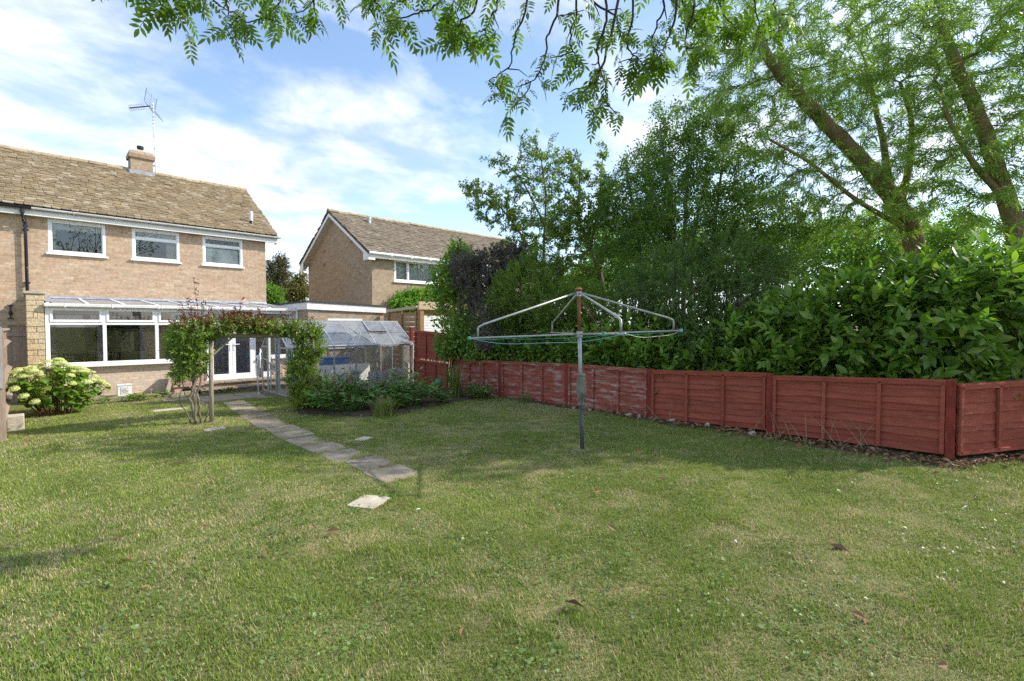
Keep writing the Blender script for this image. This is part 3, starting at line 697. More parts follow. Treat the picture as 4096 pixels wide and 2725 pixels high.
# ================================================================== garage
def build_garage():
    x0, x1, Y, yb = 6.075, 8.64, 15.05, 20.2
    g = thing('garage', 'flat roofed brick garage with peeling white fascia and dark felt edge', 'garage', (7.3, Y, -.3))
    op = [(6.69, 7.86, .86, 1.765)]
    w = MB(); shell(w, (0, Y, 0), (1, 0, 0), (0, -1, 0), x0, x1, -.45, 2.06, op, .2)
    w.box((x0, Y + .2, -.45), (x0 + .2, yb, 2.06)).box((x1 - .2, Y + .2, -.45), (x1, yb, 2.06)).box((x0 + .2, yb - .2, -.45), (x1 - .2, yb, 2.06))
    wall = w.build('wall', M_mortar_d, g)
    rn = bricks(x0, x1, -.3, 2.06, op, phase=.1); rn = rn[np.argsort(-rn[:, 2])]
    lay_bricks(wall, (0, Y, 0), (1, 0, 0), (0, -1, 0), rn, M_brick_d, 300, seed=13)
    lay_bricks(wall, (x0, 0, 0), (0, -1, 0), (-1, 0, 0), bricks(-16.4, -Y, -.3, 2.06), M_brick_d, 40, seed=14)
    f = window_part(g, *op[0], Y, (), glass=G_win, fw=.07)
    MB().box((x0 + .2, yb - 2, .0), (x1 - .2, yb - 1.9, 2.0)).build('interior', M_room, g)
    def slope(x): return -.035 * (x - x0)
    za, zb_ = 2.045, 2.255
    def board(xa, ya, xb, yb_, t0, t1, m, nm, zlo, zhi):
        pass
    fa = MB()
    A = (x0 - .06, Y - .07); B = (x1 + .06, Y - .07)
    fa.add([(A[0], A[1], za), (B[0], B[1], za - .07), (B[0], B[1], zb_ - .085), (A[0], A[1], zb_), (A[0], A[1] + .03, za), (B[0], B[1] + .03, za - .07), (B[0], B[1] + .03, zb_ - .085), (A[0], A[1] + .03, zb_)],
           [(0, 1, 2, 3), (7, 6, 5, 4), (0, 4, 5, 1), (3, 2, 6, 7), (0, 3, 7, 4), (1, 5, 6, 2)]).build('fascia', M_peel, g)
    fb = MB().box((x0 - .058, Y - .039, za), (x0 - .03, yb, zb_ - .002)).build('fascia', M_peel, g)
    rf = MB(); q = .095
    rf.add([(x0 - q, Y - q, zb_ + .002), (x1 + q, Y - q, zb_ - .083), (x1 + q, yb, zb_ - .15), (x0 - q, yb, zb_ - .05), (x0 - q, Y - q, zb_ + .055), (x1 + q, Y - q, zb_ - .03), (x1 + q, yb, zb_ - .1), (x0 - q, yb, zb_ + .0)],
           [(0, 3, 2, 1), (4, 5, 6, 7), (0, 1, 5, 4), (1, 2, 6, 5), (2, 3, 7, 6), (3, 0, 4, 7)]).build('roof', M_felt, g)
build_garage()

# ================================================================== neighbour's detached house
def build_neighbour():
    x0, x1, Y, yb = 9.37, 19.2, 17.16, 23.1; rid = (20.25, 6.36)
    h = thing('brick_house', 'brown brick detached house with white bargeboards showing its gable end', 'house', (14, 20, -.3))
    win = (10.34, 12.42, 3.30, 4.17)
    w = MB(); shell(w, (0, Y, 0), (1, 0, 0), (0, -1, 0), x0, x1, -.5, 4.25, [win, (14.0, 16.0, 3.3, 4.17)], .2)
    # gable slab
    gz_ = 4.2
    sl = (rid[1] - 4.25) / (rid[0] - (Y - .3))
    def top(y): return rid[1] - .1 - sl * abs(y - rid[0])
    V = [(x0, Y + .201, -.5), (x0, yb, -.5), (x0, yb, top(yb)), (x0, rid[0], top(rid[0])), (x0, Y + .201, top(Y + .2))]
    V2 = [(a + .2, b, c) for a, b, c in V]
    w.add(V + V2, [(0, 4, 3, 2, 1), (5, 6, 7, 8, 9)] + [(i, (i + 1) % 5, 5 + (i + 1) % 5, 5 + i) for i in range(5)])
    w.box((x0 + .2, yb - .2, -.5), (x1, yb, 4.2)).box((x1 - .2, Y + .2, -.5), (x1, yb - .2, 4.2))
    wall = w.build('wall', M_mortar_d, h)
    lay_bricks(wall, (0, Y, 0), (1, 0, 0), (0, -1, 0), bricks(x0, 13.6, 1.2, 4.2, [win]), M_brick_n, 150, seed=15)
    lay_bricks(wall, (x0, 0, 0), (0, -1, 0), (-1, 0, 0), bricks(-yb, -Y, 1.2, 6.4, (), top=lambda u: top(-u) - .02), M_brick_n, 150, seed=16, name='gable_brick', restname='gable_bricks')
    window_part(h, 14.0, 16.0, 3.3, 4.17, Y, (), (15.0,), glass=G_win, fw=.07)
    f = window_part(h, *win, Y, (), (10.98,), glass=G_win, fw=.07)
    curtain(f, 10.42, 12.35, 3.35, 4.1, Y + .2, M_net, 16, .03)
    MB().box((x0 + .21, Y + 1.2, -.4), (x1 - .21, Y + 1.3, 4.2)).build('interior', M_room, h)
    # roof
    ov = x0 - .30; ey, ez = Y - .30, 4.30; by, bz = yb + .3, rid[1] - sl * (yb + .3 - rid[0])
    rf = MB()
    for (ya, zA) in ((ey, ez), (by, bz)):
        t = .08
        rf.add([(ov, ya, zA), (x1 + .3, ya, zA), (x1 + .3, rid[0], rid[1]), (ov, rid[0], rid[1]), (ov, ya, zA - t), (x1 + .3, ya, zA - t), (x1 + .3, rid[0], rid[1] - t), (ov, rid[0], rid[1] - t)],
               [(0, 1, 2, 3), (7, 6, 5, 4), (0, 4, 5, 1), (1, 5, 6, 2), (3, 7, 4, 0)] if ya < rid[0] else [(3, 2, 1, 0), (4, 5, 6, 7), (1, 5, 4, 0), (2, 6, 5, 1), (0, 4, 7, 3)])
    roof = rf.build('roof', MATS['roof_underlay'], h)
    tile_roof(roof, ov - .02, x1 + .3, (ey - .03, ez + .0), rid, M_tile_n, gauge=.19, wmin=.19, wmax=.27, seed=31)
    tile_roof(roof, ov - .02, ov + .5, (by + .03, bz), rid, M_tile_n, gauge=.19, wmin=.19, wmax=.27, seed=32, limit=0, mirror=True)
    x = ov - .03; r = np.random.default_rng(3)
    while x < x1 + .3:
        k = 6; V = []; dz = r.normal(0, .006)
        for xx in (x + .006, x + .43):
            for j in range(k + 1):
                t = math.pi * j / k; V.append((xx, rid[0] + .14 * math.cos(t), rid[1] - .02 + dz + .12 * math.sin(t)))
        MB().add(V, [(j, j + 1, k + 2 + j, k + 1 + j) for j in range(k)] + [tuple(range(k + 1)), tuple(range(2 * k + 1, k, -1))]).build('ridge_tile', M_ridge, roof); x += .44
    # bargeboards + soffit under the verge
    for (ya, zA) in ((ey + .02, ez), (by - .02, bz)):
        mb = MB(); p0 = np.array([ov + .012, ya, zA - .09]); p1 = np.array([ov + .012, rid[0], rid[1] - .09])
        mb.add([p0 + (0, 0, .07), p1 + (0, 0, .07), p1 - (0, 0, .13), p0 - (0, 0, .13), p0 + (.025, 0, .07), p1 + (.025, 0, .07), p1 + (.025, 0, -.13), p0 + (.025, 0, -.13)],
               [(0, 1, 2, 3), (7, 6, 5, 4), (3, 2, 6, 7), (1, 0, 4, 5), (0, 3, 7, 4)]).build('bargeboard', M_whitep, h)
        q0 = p0 + np.array([.026, 0, -.115]); q1 = p1 + np.array([.026, 0, -.115])
        MB().add([q0, q1, q1 + (.28, 0, 0), q0 + (.28, 0, 0)], [(0, 1, 2, 3)]).build('verge_soffit', M_soffit, h)
    for ya, yw, zz_ in ((ey + .015, Y, ez - .1), (by - .015, yb, bz - .1)):
        MB().add([(ov + .01, ya, zz_ - .18), (ov + .01, yw + (.12 if yw == Y else -.12), zz_ - .18), (ov + .01, yw + (.12 if yw == Y else -.12), zz_ + .1 + .1), (ov + .01, ya, zz_ + .1),
                  (ov + .29, ya, zz_ - .18), (ov + .29, yw, zz_ - .18), (ov + .29, yw, zz_ + .1), (ov + .29, ya, zz_ + .1)], [(0, 3, 2, 1), (0, 1, 5, 4), (0, 4, 7, 3)]).build('box_end', M_whitep, h)
    MB().box((ov + .03, Y - .29, 4.10), (x1 + .28, Y - .27, 4.27)).build('fascia', M_whitep, h)
    MB().box((ov + .3, Y - .268, 4.12), (x1, Y - .001, 4.135)).build('soffit', M_soffit, h)
    g = MB().tube([(ov + .02, Y - .345, 4.27), (x1 + .3, Y - .345, 4.27)], .055, 10).build('gutter', M_white, h)
    for x in np.arange(10, 18, .9): MB().lathe((x, Y - .345, 4.27), [(.062, -.06), (.062, .06)], 10).build('bracket', M_white, g)
    # vents in the gable
    for px, py in ((1405, 967), (1297, 1060), (1297, 1007)):
        p = onX(px, py, x0 - .012); v = MB()
        for j in range(4): v.box((x0 - .02, p[1] - .1, p[2] - .06 + j * .035), (x0 - .006, p[1] + .1, p[2] - .04 + j * .035))
        v.build('air_vent', mat('vent_brown', [(.25, .19, .12)], rough=.8), h)
    # roof vent pipe
    MB().lathe((10.6, 19.6, 5.9), [(.075, 0), (.075, .24), (.09, .24), (.09, .33), (.05, .37)], 10).build('vent_pipe', M_alu, h)
    MB().lathe((16.2, 18.4, 4.95), [(.075, 0), (.075, .24), (.09, .24), (.09, .33), (.05, .37)], 10).build('vent_pipe', M_alu, h)
build_neighbour()
# ================================================================== red waney-lap boundary fence
M_red = mat('red_fence_paint', [(.34, .085, .052), (.37, .095, .058), (.315, .076, .047), (.355, .10, .064)], rough=.8, noise=(7, .3), bump=(18, .4), spec=.2, grain=(1, .5, 4), stain=(11, .64, .80, (.42, .25, .20)))
M_redw = mat('flaking_red_paint', [(.34, .095, .064), (.37, .105, .07), (.32, .09, .06), (.355, .11, .076)], rough=.9, noise=(7, .35), bump=(18, .5), spec=.15, grain=(1, .6, 3.2), stain=(5, .50, .70, (.54, .41, .36)))
M_redp = mat('red_post_paint', [(.24, .045, .033), (.27, .055, .04)], rough=.85, noise=(6, .4), bump=(20, .5), spec=.15, grain=(4, 4, .8), stain=(5, .62, .8, (.36, .20, .15)))
RED = thing('red_fence', 'low red painted lap panel fence with worn boards along the lawn', 'fence', (7.7, 4, 0))
TALL = thing('red_fence', 'taller red fence of two stacked lap panels beside the greenhouse', 'fence', (8.0, 11.3, -.2))
def fence_panel(parent, label, pl, pr, zl, zr, m, seed, nslat=9, off=0., lip=False):
    """pl, pr: plan points (X,Y) of the ends; zl, zr: (bottom, top) heights there. Garden face looks to -X"""
    r = np.random.default_rng(seed); pl = np.array(pl, float); pr = np.array(pr, float); d = pr - pl; L = np.linalg.norm(d); d /= L
    n = np.array([d[1], -d[0]])
    if n[0] > 0: n = -n
    n3 = np.array([n[0], n[1], 0])
    def at(s, k, o=0.):
        z = (zl[0] * (1 - s) + zr[0] * s) * (1 - k) + (zl[1] * (1 - s) + zr[1] * s) * k
        p = pl + d * L * s; return np.array([p[0], p[1], z]) + n3 * (o + off)
    fr = MB()
    for s in (.014, .345, .665, .986): fr.bar(at(s, .005, .042), at(s, .965, .042), .04, .026, up=n3)
    fr.bar(at(.0, .962, .038), at(1, .962, .038), .042, .034, up=n3); fr.bar(at(.0, 1.0, .02), at(1, 1.0, .02), .022, .075, up=n3)
    if lip: fr.bar(at(.0, .02, .04), at(1, .02, .04), .04, .03, up=n3)
    t = fr.build('panel', m, parent); t['label'] = label
    nseg = 22; ks = np.linspace(0.0, 1.0, nslat + 1) + np.concatenate([[0], r.normal(0, .012, nslat - 1), [0]])
    for i in range(nslat):
        k0, k1 = ks[i], ks[i + 1] + .022
        V = []; Fq = []; ph = r.uniform(0, 6, 3); am = r.uniform(.004, .014)
        knot = r.uniform(.1, .9); kd = r.uniform(-.02, .02) * (r.random() < .35)
        for j in range(nseg + 1):
            s = j / nseg
            wv = am * (math.sin(4.5 * s + ph[0]) + .6 * math.sin(11 * s + ph[1]) + .35 * math.sin(25 * s + ph[2])) + kd * math.exp(-((s - knot) / .035) ** 2)
            b0 = at(s, max(k0 + wv, -.02), .024 + .007 * math.sin(3 * s + ph[1])); b1 = at(s, min(k1, 1.0), .003)
            V += [b0, b1, b0 - n3 * .012]
        for j in range(nseg):
            a = 3 * j; b = a + 3
            Fq += [(a, b, b + 1, a + 1), (a + 2, b + 2, b, a), (a + 1, b + 1, b + 2, a + 2)]
        if n3 @ np.cross(at(1, .5) - at(0, .5), np.array([0, 0, 1.])) < 0: Fq = [f[::-1] for f in Fq]
        MB().add(V, Fq).build('slat', m, t)
    return t
def fence_post(parent, px0, px1, ytop, ybot, w=.095):
    a = fline(px0, ytop); b = fline(px1, ytop); c = (a + b) / 2; x0 = c[0] - .05; zb = gz(c[0], c[1]) - .1
    V = [(x0, c[1] - w / 2), (x0 + .09, c[1] - w / 2), (x0 + .09, c[1] + w / 2), (x0, c[1] + w / 2)]
    MB().add([(*q, zb) for q in V] + [(*q, c[2] - .012) for q in V] + [(x0 + .045, c[1], c[2])], [(0, 3, 2, 1), (0, 1, 5, 4), (1, 2, 6, 5), (2, 3, 7, 6), (3, 0, 4, 7), (4, 5, 8), (5, 6, 8), (6, 7, 8), (7, 4, 8)]).build('post', M_redp, parent, bevel=.005)
def px_panel(parent, label, L, R, m, seed, nslat=9, **k):
    (xl, tl, bl), (xr, tr, br) = L, R
    a, b, c, d = fline(xl, tl), fline(xl, bl), fline(xr, tr), fline(xr, br)
    return fence_panel(parent, label, a[:2], c[:2], (b[2], a[2]), (d[2], c[2]), m, seed, nslat, **k)
px_panel(RED, 'flaking red panel behind the tall grassy clump', (1826, 1440, 1582), (2000, 1445, 1592), M_redw, 1)
px_panel(RED, 'worn red panel with a pale strip of bare boards', (2012, 1446, 1594), (2266, 1457, 1630), M_redw, 2)
px_panel(RED, 'most heavily flaked red panel behind the clothes dryer pole', (2279, 1457, 1624), (2594, 1479, 1667), M_redw, 3, nslat=10)
px_panel(RED, 'evenly painted red panel next to the flaked one', (2612, 1482, 1674), (3070, 1494, 1721), M_red, 4)
px_panel(RED, 'evenly painted red panel with dry stalks leaning on it', (3096, 1504, 1733), (3788, 1523, 1816), M_red, 5)
p6a = fline(3826, 1540); p6b = PD(4096, 1560, 5.85); dd = norm((p6b - p6a)[:2]); e6 = p6a[:2] + dd * 1.83
fence_panel(RED, 'brightest red panel above a heap of brown leaves', p6a[:2], e6, (fline(3826, 1818)[2], p6a[2]), (.10, .90), M_red, 6, nslat=7, lip=True)
q7 = e6 + np.array([.05, -.06])
fence_panel(RED, 'red panel half hidden under laurel leaves', q7, q7 + np.array([.0, -1.83]), (.10, .92), (.12, .94), M_red, 61, nslat=8)
for a in ((2001, 2011, 1442, 1596, .1), (2266, 2278, 1453, 1633, .11), (2595, 2611, 1474, 1690, .09), (3071, 3095, 1492, 1752, .085), (3788, 3826, 1516, 1828, .085)): fence_post(RED, *a)
px_panel(TALL, 'upper stacked red panel', (1664, 1322, 1432), (1797, 1336, 1449), M_red, 7, nslat=8)
px_panel(TALL, 'lower red panel behind the watering can', (1664, 1437, 1552), (1797, 1457, 1552), M_red, 8, nslat=8, off=.03)
fence_post(TALL, 1640, 1654, 1308, 1560); fence_post(TALL, 1800, 1818, 1432, 1580)

# ================================================================== timber screen, lintel and white shutter beside the garage
def build_screen():
    t = thing('timber_screen', 'brown slatted timber screen with pale sloping top rail beside the garage', 'screen', (8.72, 14, -.3))
    A = np.array([8.74, 14.88]); B = np.array([8.74, 13.1]); zA, zB = 2.04, 2.13
    for i in range(12):
        z1 = 1.97 - i * .155; 
        MB().box((A[0] - .01, B[1], z1 - .142), (A[0] + .015, A[1], z1)).build('slat', M_timber, t)
    for y in (14.8, 14.0, 13.16): MB().box((A[0] - .07, y - .035, -.3), (A[0] - .012, y + .035, 2.0)).build('upright', M_timber, t)
    MB().bar((A[0] - .03, A[1], zA), (B[0] - .03, B[1], zB), .1, .09).build('top_rail', M_timber_p, t)
    p = thing('timber_pergola', 'timber gateway with a pale lintel beam next to the slatted screen', 'pergola', (9.0, 13, -.3))
    MB().box((8.70, 12.93, -.3), (8.84, 13.07, 2.05)).build('post', M_timber, p); MB().box((10.0, 12.93, -.3), (10.14, 13.07, 2.05)).build('post', M_timber, p)
    MB().box((8.64, 12.90, 2.05), (10.2, 12.97, 2.30)).build('beam', M_timber_p, p); MB().box((8.86, 13.02, 1.85), (10.0, 13.05, 2.04)).build('beam', M_timber, p)
    s = thing('louvre_blind', 'white slatted blind in a window past the timber gateway', 'blind', (10.6, 15.4, 0))
    for i in range(22): MB().box((9.9, 15.38, .6 + i * .06), (12.2, 15.41, .65 + i * .06)).build('slat', M_white, s)
    MB().box((9.85, 15.42, .5), (12.3, 15.6, 2.0)).build('frame', M_white, s)
build_screen()

# ================================================================== left boundary fence
def build_left_fence():
    t = thing('board_fence', 'weathered timber fence with triangular arris rails along the left boundary', 'fence', (-.3, 13, -.3))
    r = np.random.default_rng(4); X = -.36
    y = 10.62
    while y < 15.8:
        w = .12; MB().box((X - .03, y, -.2 + r.normal(0, .01)), (X - .008 + r.normal(0, .002), y + w - .006, 1.44 + r.normal(0, .01))).build('board', M_timber_g, t); y += w
    for z in (.05, .62, 1.2):
        MB().add([(X - .006, 10.62, z - .055), (X - .006, 15.8, z - .055), (X + .075, 15.8, z), (X + .075, 10.62, z), (X - .006, 15.8, z + .055), (X - .006, 10.62, z + .055)], [(0, 1, 2, 3), (3, 2, 4, 5), (0, 3, 5), (1, 4, 2)]).build('arris_rail', M_timber_g, t)
    MB().box((X - .05, 10.62, 1.455), (X + .05, 15.8, 1.49)).build('capping', M_timber_g, t)
    # end post with a grey cover board
    MB().box((-.40, 10.48, -.3), (-.275, 10.60, 1.50)).build('post', M_timber_g, t)
    MB().box((-.42, 10.44, .62), (-.29, 10.475, 1.53)).build('cover_board', mat('silver_timber', [(.36, .33, .31)], rough=.9, noise=(7, .25), bump=(30, .3), grain=(4, 4, .5)), t)
    # boards towards the camera, seen end on
    y = 10.38
    for i in range(8): MB().box((-.62 - i * .11, 10.40, -.1), (-.515 - i * .11, 10.42, 1.45)).build('board', M_timber_g, t)
    g = thing('board_gate', 'narrow brown timber gate closing the gap between fence and stone pier', 'gate', (-.2, 16.4, -.3))
    x = -.36
    for i in range(4): MB().box((x + i * .085, 16.4, -.25), (x + i * .085 + .08, 16.42, 1.55)).build('board', M_timber_g, g)
    for z in (1.3, .3): MB().box((-.38, 16.36, z), (-.03, 16.395, z + .08)).build('rail', M_timber_g, g)
    MB().box((-.40, 16.33, 1.555), (-.02, 16.44, 1.585)).build('capping', M_timber_g, g)
    k = thing('stone_block', 'pale sandstone edging blocks at the foot of the left fence', 'stone', (-.2, 11.8, -.2))
    for i in range(3): MB().box((-.3, 11.55 + i * .3, -.3), (-.09 - .02 * i, 11.83 + i * .3, .05 - .05 * i)).build('block', M_slabp, k, bevel=.012)
build_left_fence()

# ================================================================== path, stepping stones, steps
def irregular_slab(parent, name, c, lx, ly, rot, z, th, m, seed, base=None):
    r = np.random.default_rng(seed); n = 24; V = []; cs, sn = math.cos(rot), math.sin(rot)
    pts = []
    for i in range(n):
        t = 2 * math.pi * i / n; ct, st = math.cos(t), math.sin(t); k = 1 / max(abs(ct), abs(st)); 
        k = min(k, 1.36) * (1 + r.normal(0, .025)); pts.append((ct * k * lx / 2, st * k * ly / 2))
    tl = r.normal(0, .006, 2)
    for dz in (0, -th):
        for x, y in pts: V.append((c[0] + x * cs - y * sn, c[1] + x * sn + y * cs, z + dz + (x * tl[0] + y * tl[1])))
    Fq = [tuple(range(n)), tuple(range(2 * n - 1, n - 1, -1))] + [(i, n + i, n + (i + 1) % n, (i + 1) % n) for i in range(n)]
    return MB().add(V, Fq).build(name, m, parent, base=base)
SLABS = []                                           # (x, y, half x, half y) keep grass off
def build_path():
    p = bpy.data.objects.new('path', None); COL.objects.link(p); p.location = (3, 9, -.15); BASE[p.name] = np.array([3, 9, -.15]); p['kind'] = 'structure'
    y = 4.75; k = 0; r = np.random.default_rng(2)
    while y < 13.0:
        ly = r.uniform(.52, .66); xc = np.interp(y, [4.5, 7, 9.5, 12.3, 13], [2.84, 2.83, 2.95, 3.28, 3.4]) + r.normal(0, .025)
        lx = r.uniform(.42, .49); z = float(gz(xc, y)) + r.uniform(.002, .014)
        irregular_slab(p, 'slab', (xc, y), lx, ly - .02, -.06 if y > 8 else -.02, z, .06, M_slab, k + 40); SLABS.append((xc, y, lx / 2, ly / 2 + (.0 if k % 3 else -.05)))
        y += ly; k += 1
    # wider paved apron below the steps
    for (x, yy, lx, ly) in ((3.35, 13.55, .9, .6), (4.05, 13.45, .5, .55), (3.3, 14.2, .95, .62), (4.2, 14.15, .75, .62), (2.55, 14.4, .55, .5), (4.15, 12.95, .35, .35)):
        irregular_slab(p, 'slab', (x, yy), lx, ly, 0, float(gz(x, yy)) + .015, .06, M_slab, k + 60); SLABS.append((x, yy, lx / 2, ly / 2)); k += 1
    for i, (px, py, lx, ly, lab) in enumerate(((1455, 1757, .22, .17, 'small pale stepping stone sunk in the grass beside the path'), (1475, 2014, .30, .27, 'large pale stepping stone with a dark twig crack beyond the path end'))):
        g = onZ(px, py, -.07 if i else -.1); z = float(gz(g[0], g[1])) + .016
        o = irregular_slab(None, 'stepping_stone', (g[0], g[1]), lx, ly, .5, z, .05, M_slabp, 90 + i, base=(g[0], g[1], z)); tag(o, lab, 'stepping stone'); SLABS.append((g[0], g[1], lx / 2 - .03, ly / 2 - .03))
    for i, (px, py, lab) in enumerate(((682, 1634, 'sunken pale slab in dry grass left of the rose arch'), (858, 1718, 'half buried slab at the foot of the rose arch post'))):
        g = onZ(px, py, -.2 if i == 0 else -.15); z = float(gz(g[0], g[1])) + .01
        o = irregular_slab(None, 'stepping_stone', (g[0], g[1]), .6 if i == 0 else .3, .3 if i == 0 else .2, 0, z, .05, M_slabp, 95 + i, base=(g[0], g[1], z)); tag(o, lab, 'stepping stone'); SLABS.append((g[0], g[1], .25 if i == 0 else .1, .12 if i == 0 else .06))
    s = thing('garden_steps', 'two mossy stone steps with brick risers up to the white french doors', 'steps', (4.2, 15.3, -.3))
    M_riser = mat('riser_brick', [(.40, .26, .18), (.46, .33, .23), (.36, .24, .17), (.44, .29, .2)], rough=.95, noise=(9, .4), bump=(40, .5), spec=.1, stain=(4, .5, .66, (.13, .11, .08)))
    MB().box((3.34, 15.45, -.4), (5.05, 15.84, -.075)).box((3.26, 15.09, -.4), (5.0, 15.45, -.21)).build('core', M_mortar_d, s)
    for k, (yf, z0, rows) in enumerate(((15.445, -.21, 2), (15.085, -.40, 3))):
        rn = bricks(3.30, 5.03, z0, z0 + .075 * rows - .01, phase=.05 * k); rn[:, 2] += 0
        lay_bricks(s, (0, yf, 0), (1, 0, 0), (0, -1, 0), rn, M_riser, 60, seed=k + 70, restname='riser_bricks')
    r = np.random.default_rng(6)
    for yf, yb, z, xs in ((15.38, 15.83, -.01, (3.30, 3.86, 4.3, 4.72, 5.08)), (15.02, 15.43, -.145, (3.2, 3.75, 4.4, 5.02))):
        for a, b in zip(xs[:-1], xs[1:]):
            MB().box((a + .006, yf + r.uniform(-.01, .01), z - .05), (b - .006, yb, z + r.normal(0, .004))).build('tread', M_slab, s, bevel=.012)
    # low stone ledge along the conservatory wall
    l = thing('stone_ledge', 'low worn slab ledge along the foot of the conservatory wall', 'ledge', (1.8, 15.6, -.28))
    x = .3
    while x < 3.2:
        w = r.uniform(.45, .7); b = min(x + w, 3.22); MB().box((x + .008, 15.25 + r.uniform(-.03, .03), -.34), (b - .008, 15.93, -.20 + r.normal(0, .005))).build('slab', M_slab, l, bevel=.012); x += w
build_path()

# ================================================================== small things by the house wall
def build_wall_things():
    z0 = -.195
    p = thing('ceramic_planter', 'square white ceramic planter with a raised ornamental panel', 'planter', (1.64, 15.5, z0))
    x0, x1, ya, yb, h = 1.52, 1.80, 15.40, 15.56, .285
    MB().box((x0, ya, z0), (x1, ya + .02, z0 + h)).box((x0, yb - .02, z0), (x1, yb, z0 + h)).box((x0, ya + .02, z0), (x0 + .02, yb - .02, z0 + h)).box((x1 - .02, ya + .02, z0), (x1, yb - .02, z0 + h)).box((x0 + .02, ya + .02, z0), (x1 - .02, yb - .02, z0 + .2)).build('body', M_whitep, p, bevel=.006)
    rim = MB()
    rim.box((x0 - .012, ya - .012, z0 + h - .03), (x1 + .012, ya - .0005, z0 + h + .004)).build('rim', M_whitep, p, bevel=.004)
    mt = mat('relief_white', [(.74, .73, .71)], rough=.6, noise=(60, .25), bump=(90, .8))
    q = MB(); q.box((x0 + .06, ya - .008, z0 + .05), (x1 - .06, ya - .0006, z0 + .22)); pan = q.build('panel', mt, p)
    cx, cz = (x0 + x1) / 2, z0 + .135; q = MB()
    for t in range(8):
        a = t * math.pi / 4; q.tube([(cx + .012 * math.cos(a), ya - .011, cz + .012 * math.sin(a)), (cx + .05 * math.cos(a + .25), ya - .014, cz + .045 * math.sin(a + .25)), (cx + .062 * math.cos(a + .6), ya - .011, cz + .056 * math.sin(a + .6))], .006, 5)
    q.build('scroll_relief', mt, pan)
    # brick planter with slab top and a gap below
    b = thing('brick_planter', 'small red brick box with slab top against the conservatory wall', 'planter', (2.98, 15.55, z0))
    bx0, bx1, by0, by1 = 2.66, 3.34, 15.36, 15.82
    MB().box((bx0 + .015, by0 + .015, z0 + .14), (bx1 - .015, by1, z0 + .44)).build('core', M_mortar, b)
    M_rb = mat('pinkish_brick', [(.50, .31, .24), (.56, .38, .29), (.46, .28, .21), (.58, .45, .37)], rough=.9, noise=(10, .25), bump=(40, .4), spec=.1)
    lay_bricks(b, (0, by0 + .015, 0), (1, 0, 0), (0, -1, 0), bricks(bx0, bx1, z0 + .15, z0 + .44), M_rb, 60, proud=.012, seed=1)
    lay_bricks(b, (bx0 + .015, 0, 0), (0, -1, 0), (-1, 0, 0), bricks(-by1, -by0, z0 + .15, z0 + .44), M_rb, 60, proud=.012, seed=2)
    for xx in (bx0 + .03, bx1 - .2): MB().box((xx, by0 + .02, z0), (xx + .17, by1 - .02, z0 + .13)).build('foot', M_rb, b)
    MB().box((bx0 - .03, by0 - .03, z0 + .445), (bx1 + .03, by1, z0 + .49)).box((bx0 - .02, by0 - .02, z0 + .115), (bx1 + .02, by1, z0 + .142)).build('slab', M_slab, b, bevel=.008)
    o = MB().bar((2.50, 15.22, z0 + .01), (2.62, 15.40, z0 + .36), .1, .035, up=(.3, -1, .3)).build('plank', mat('grey_plank', [(.32, .27, .2)], rough=.9, noise=(8, .3), bump=(30, .3)), base=(2.5, 15.25, z0), bevel=.004)
    tag(o, 'short weathered plank leaning on the brick planter', 'plank')
    # white tubular grab rail at the steps
    g0 = onZ(1035, 1579, -.265); gl = float(gz(g0[0], g0[1]))
    g = thing('grab_rail', 'white tubular grab rail bent over the garden steps', 'handrail', (g0[0], g0[1], gl))
    Yr = g0[1]; top = onY(1026, 1466, Yr + .02); up2 = onY(1040, 1397, Yr + .75); dn = onY(1040, 1510, Yr + .78); dn[2] = max(dn[2], -.14)
    wr = mat('white_pipe', [(.70, .71, .70)], rough=.4, noise=(10, .12), bump=None)
    MB().tube([(g0[0], g0[1], gl), (top[0], top[1], top[2])], .019, 10).build('post', wr, g, smooth=True)
    MB().tube([top, up2 - np.array([0, .06, .05]), up2], .019, 10).build('rail', wr, g, smooth=True)
    MB().tube([up2, dn], .017, 10).build('post', wr, g, smooth=True)
    MB().lathe((g0[0], g0[1], gl), [(.07, 0), (.068, .008), (.03, .014), (.028, .06)], 14).build('foot_plate', wr, g)
    MB().lathe(top - np.array([0, 0, .03]), [(.026, 0), (.026, .07)], 10).build('joint', wr, g)
    # green watering can by the fence
    w = PD(1755, 1548, 12.2); w[2] = max(w[2], float(gz(w[0], w[1])))
    c = thing('watering_can', 'bright green plastic watering can behind the flower bed', 'watering can', w)
    gm = mat('green_plastic', [(.02, .30, .09)], rough=.35, noise=(6, .1), bump=None)
    s_ = RIGHT
    MB().lathe(w, [(.085, 0), (.09, .05), (.088, .15), (.07, .19), (.03, .2)], 14).build('body', gm, c, smooth=True)
    MB().tube([w + s_ * -.05 + UP0 * .17, w + s_ * -.03 + UP0 * .27, w + s_ * .05 + UP0 * .27, w + s_ * .09 + UP0 * .1], .012, 8).build('handle', gm, c, smooth=True)
    MB().tube([w - s_ * .07 + UP0 * .03, w - s_ * .15 + UP0 * .14, w - s_ * .2 + UP0 * .24], [.02, .014, .012], 8).lathe(w - s_ * .2 + UP0 * .235, [(.012, 0), (.035, .02), (.035, .03)], 10).build('spout', gm, c, smooth=True)
build_wall_things()

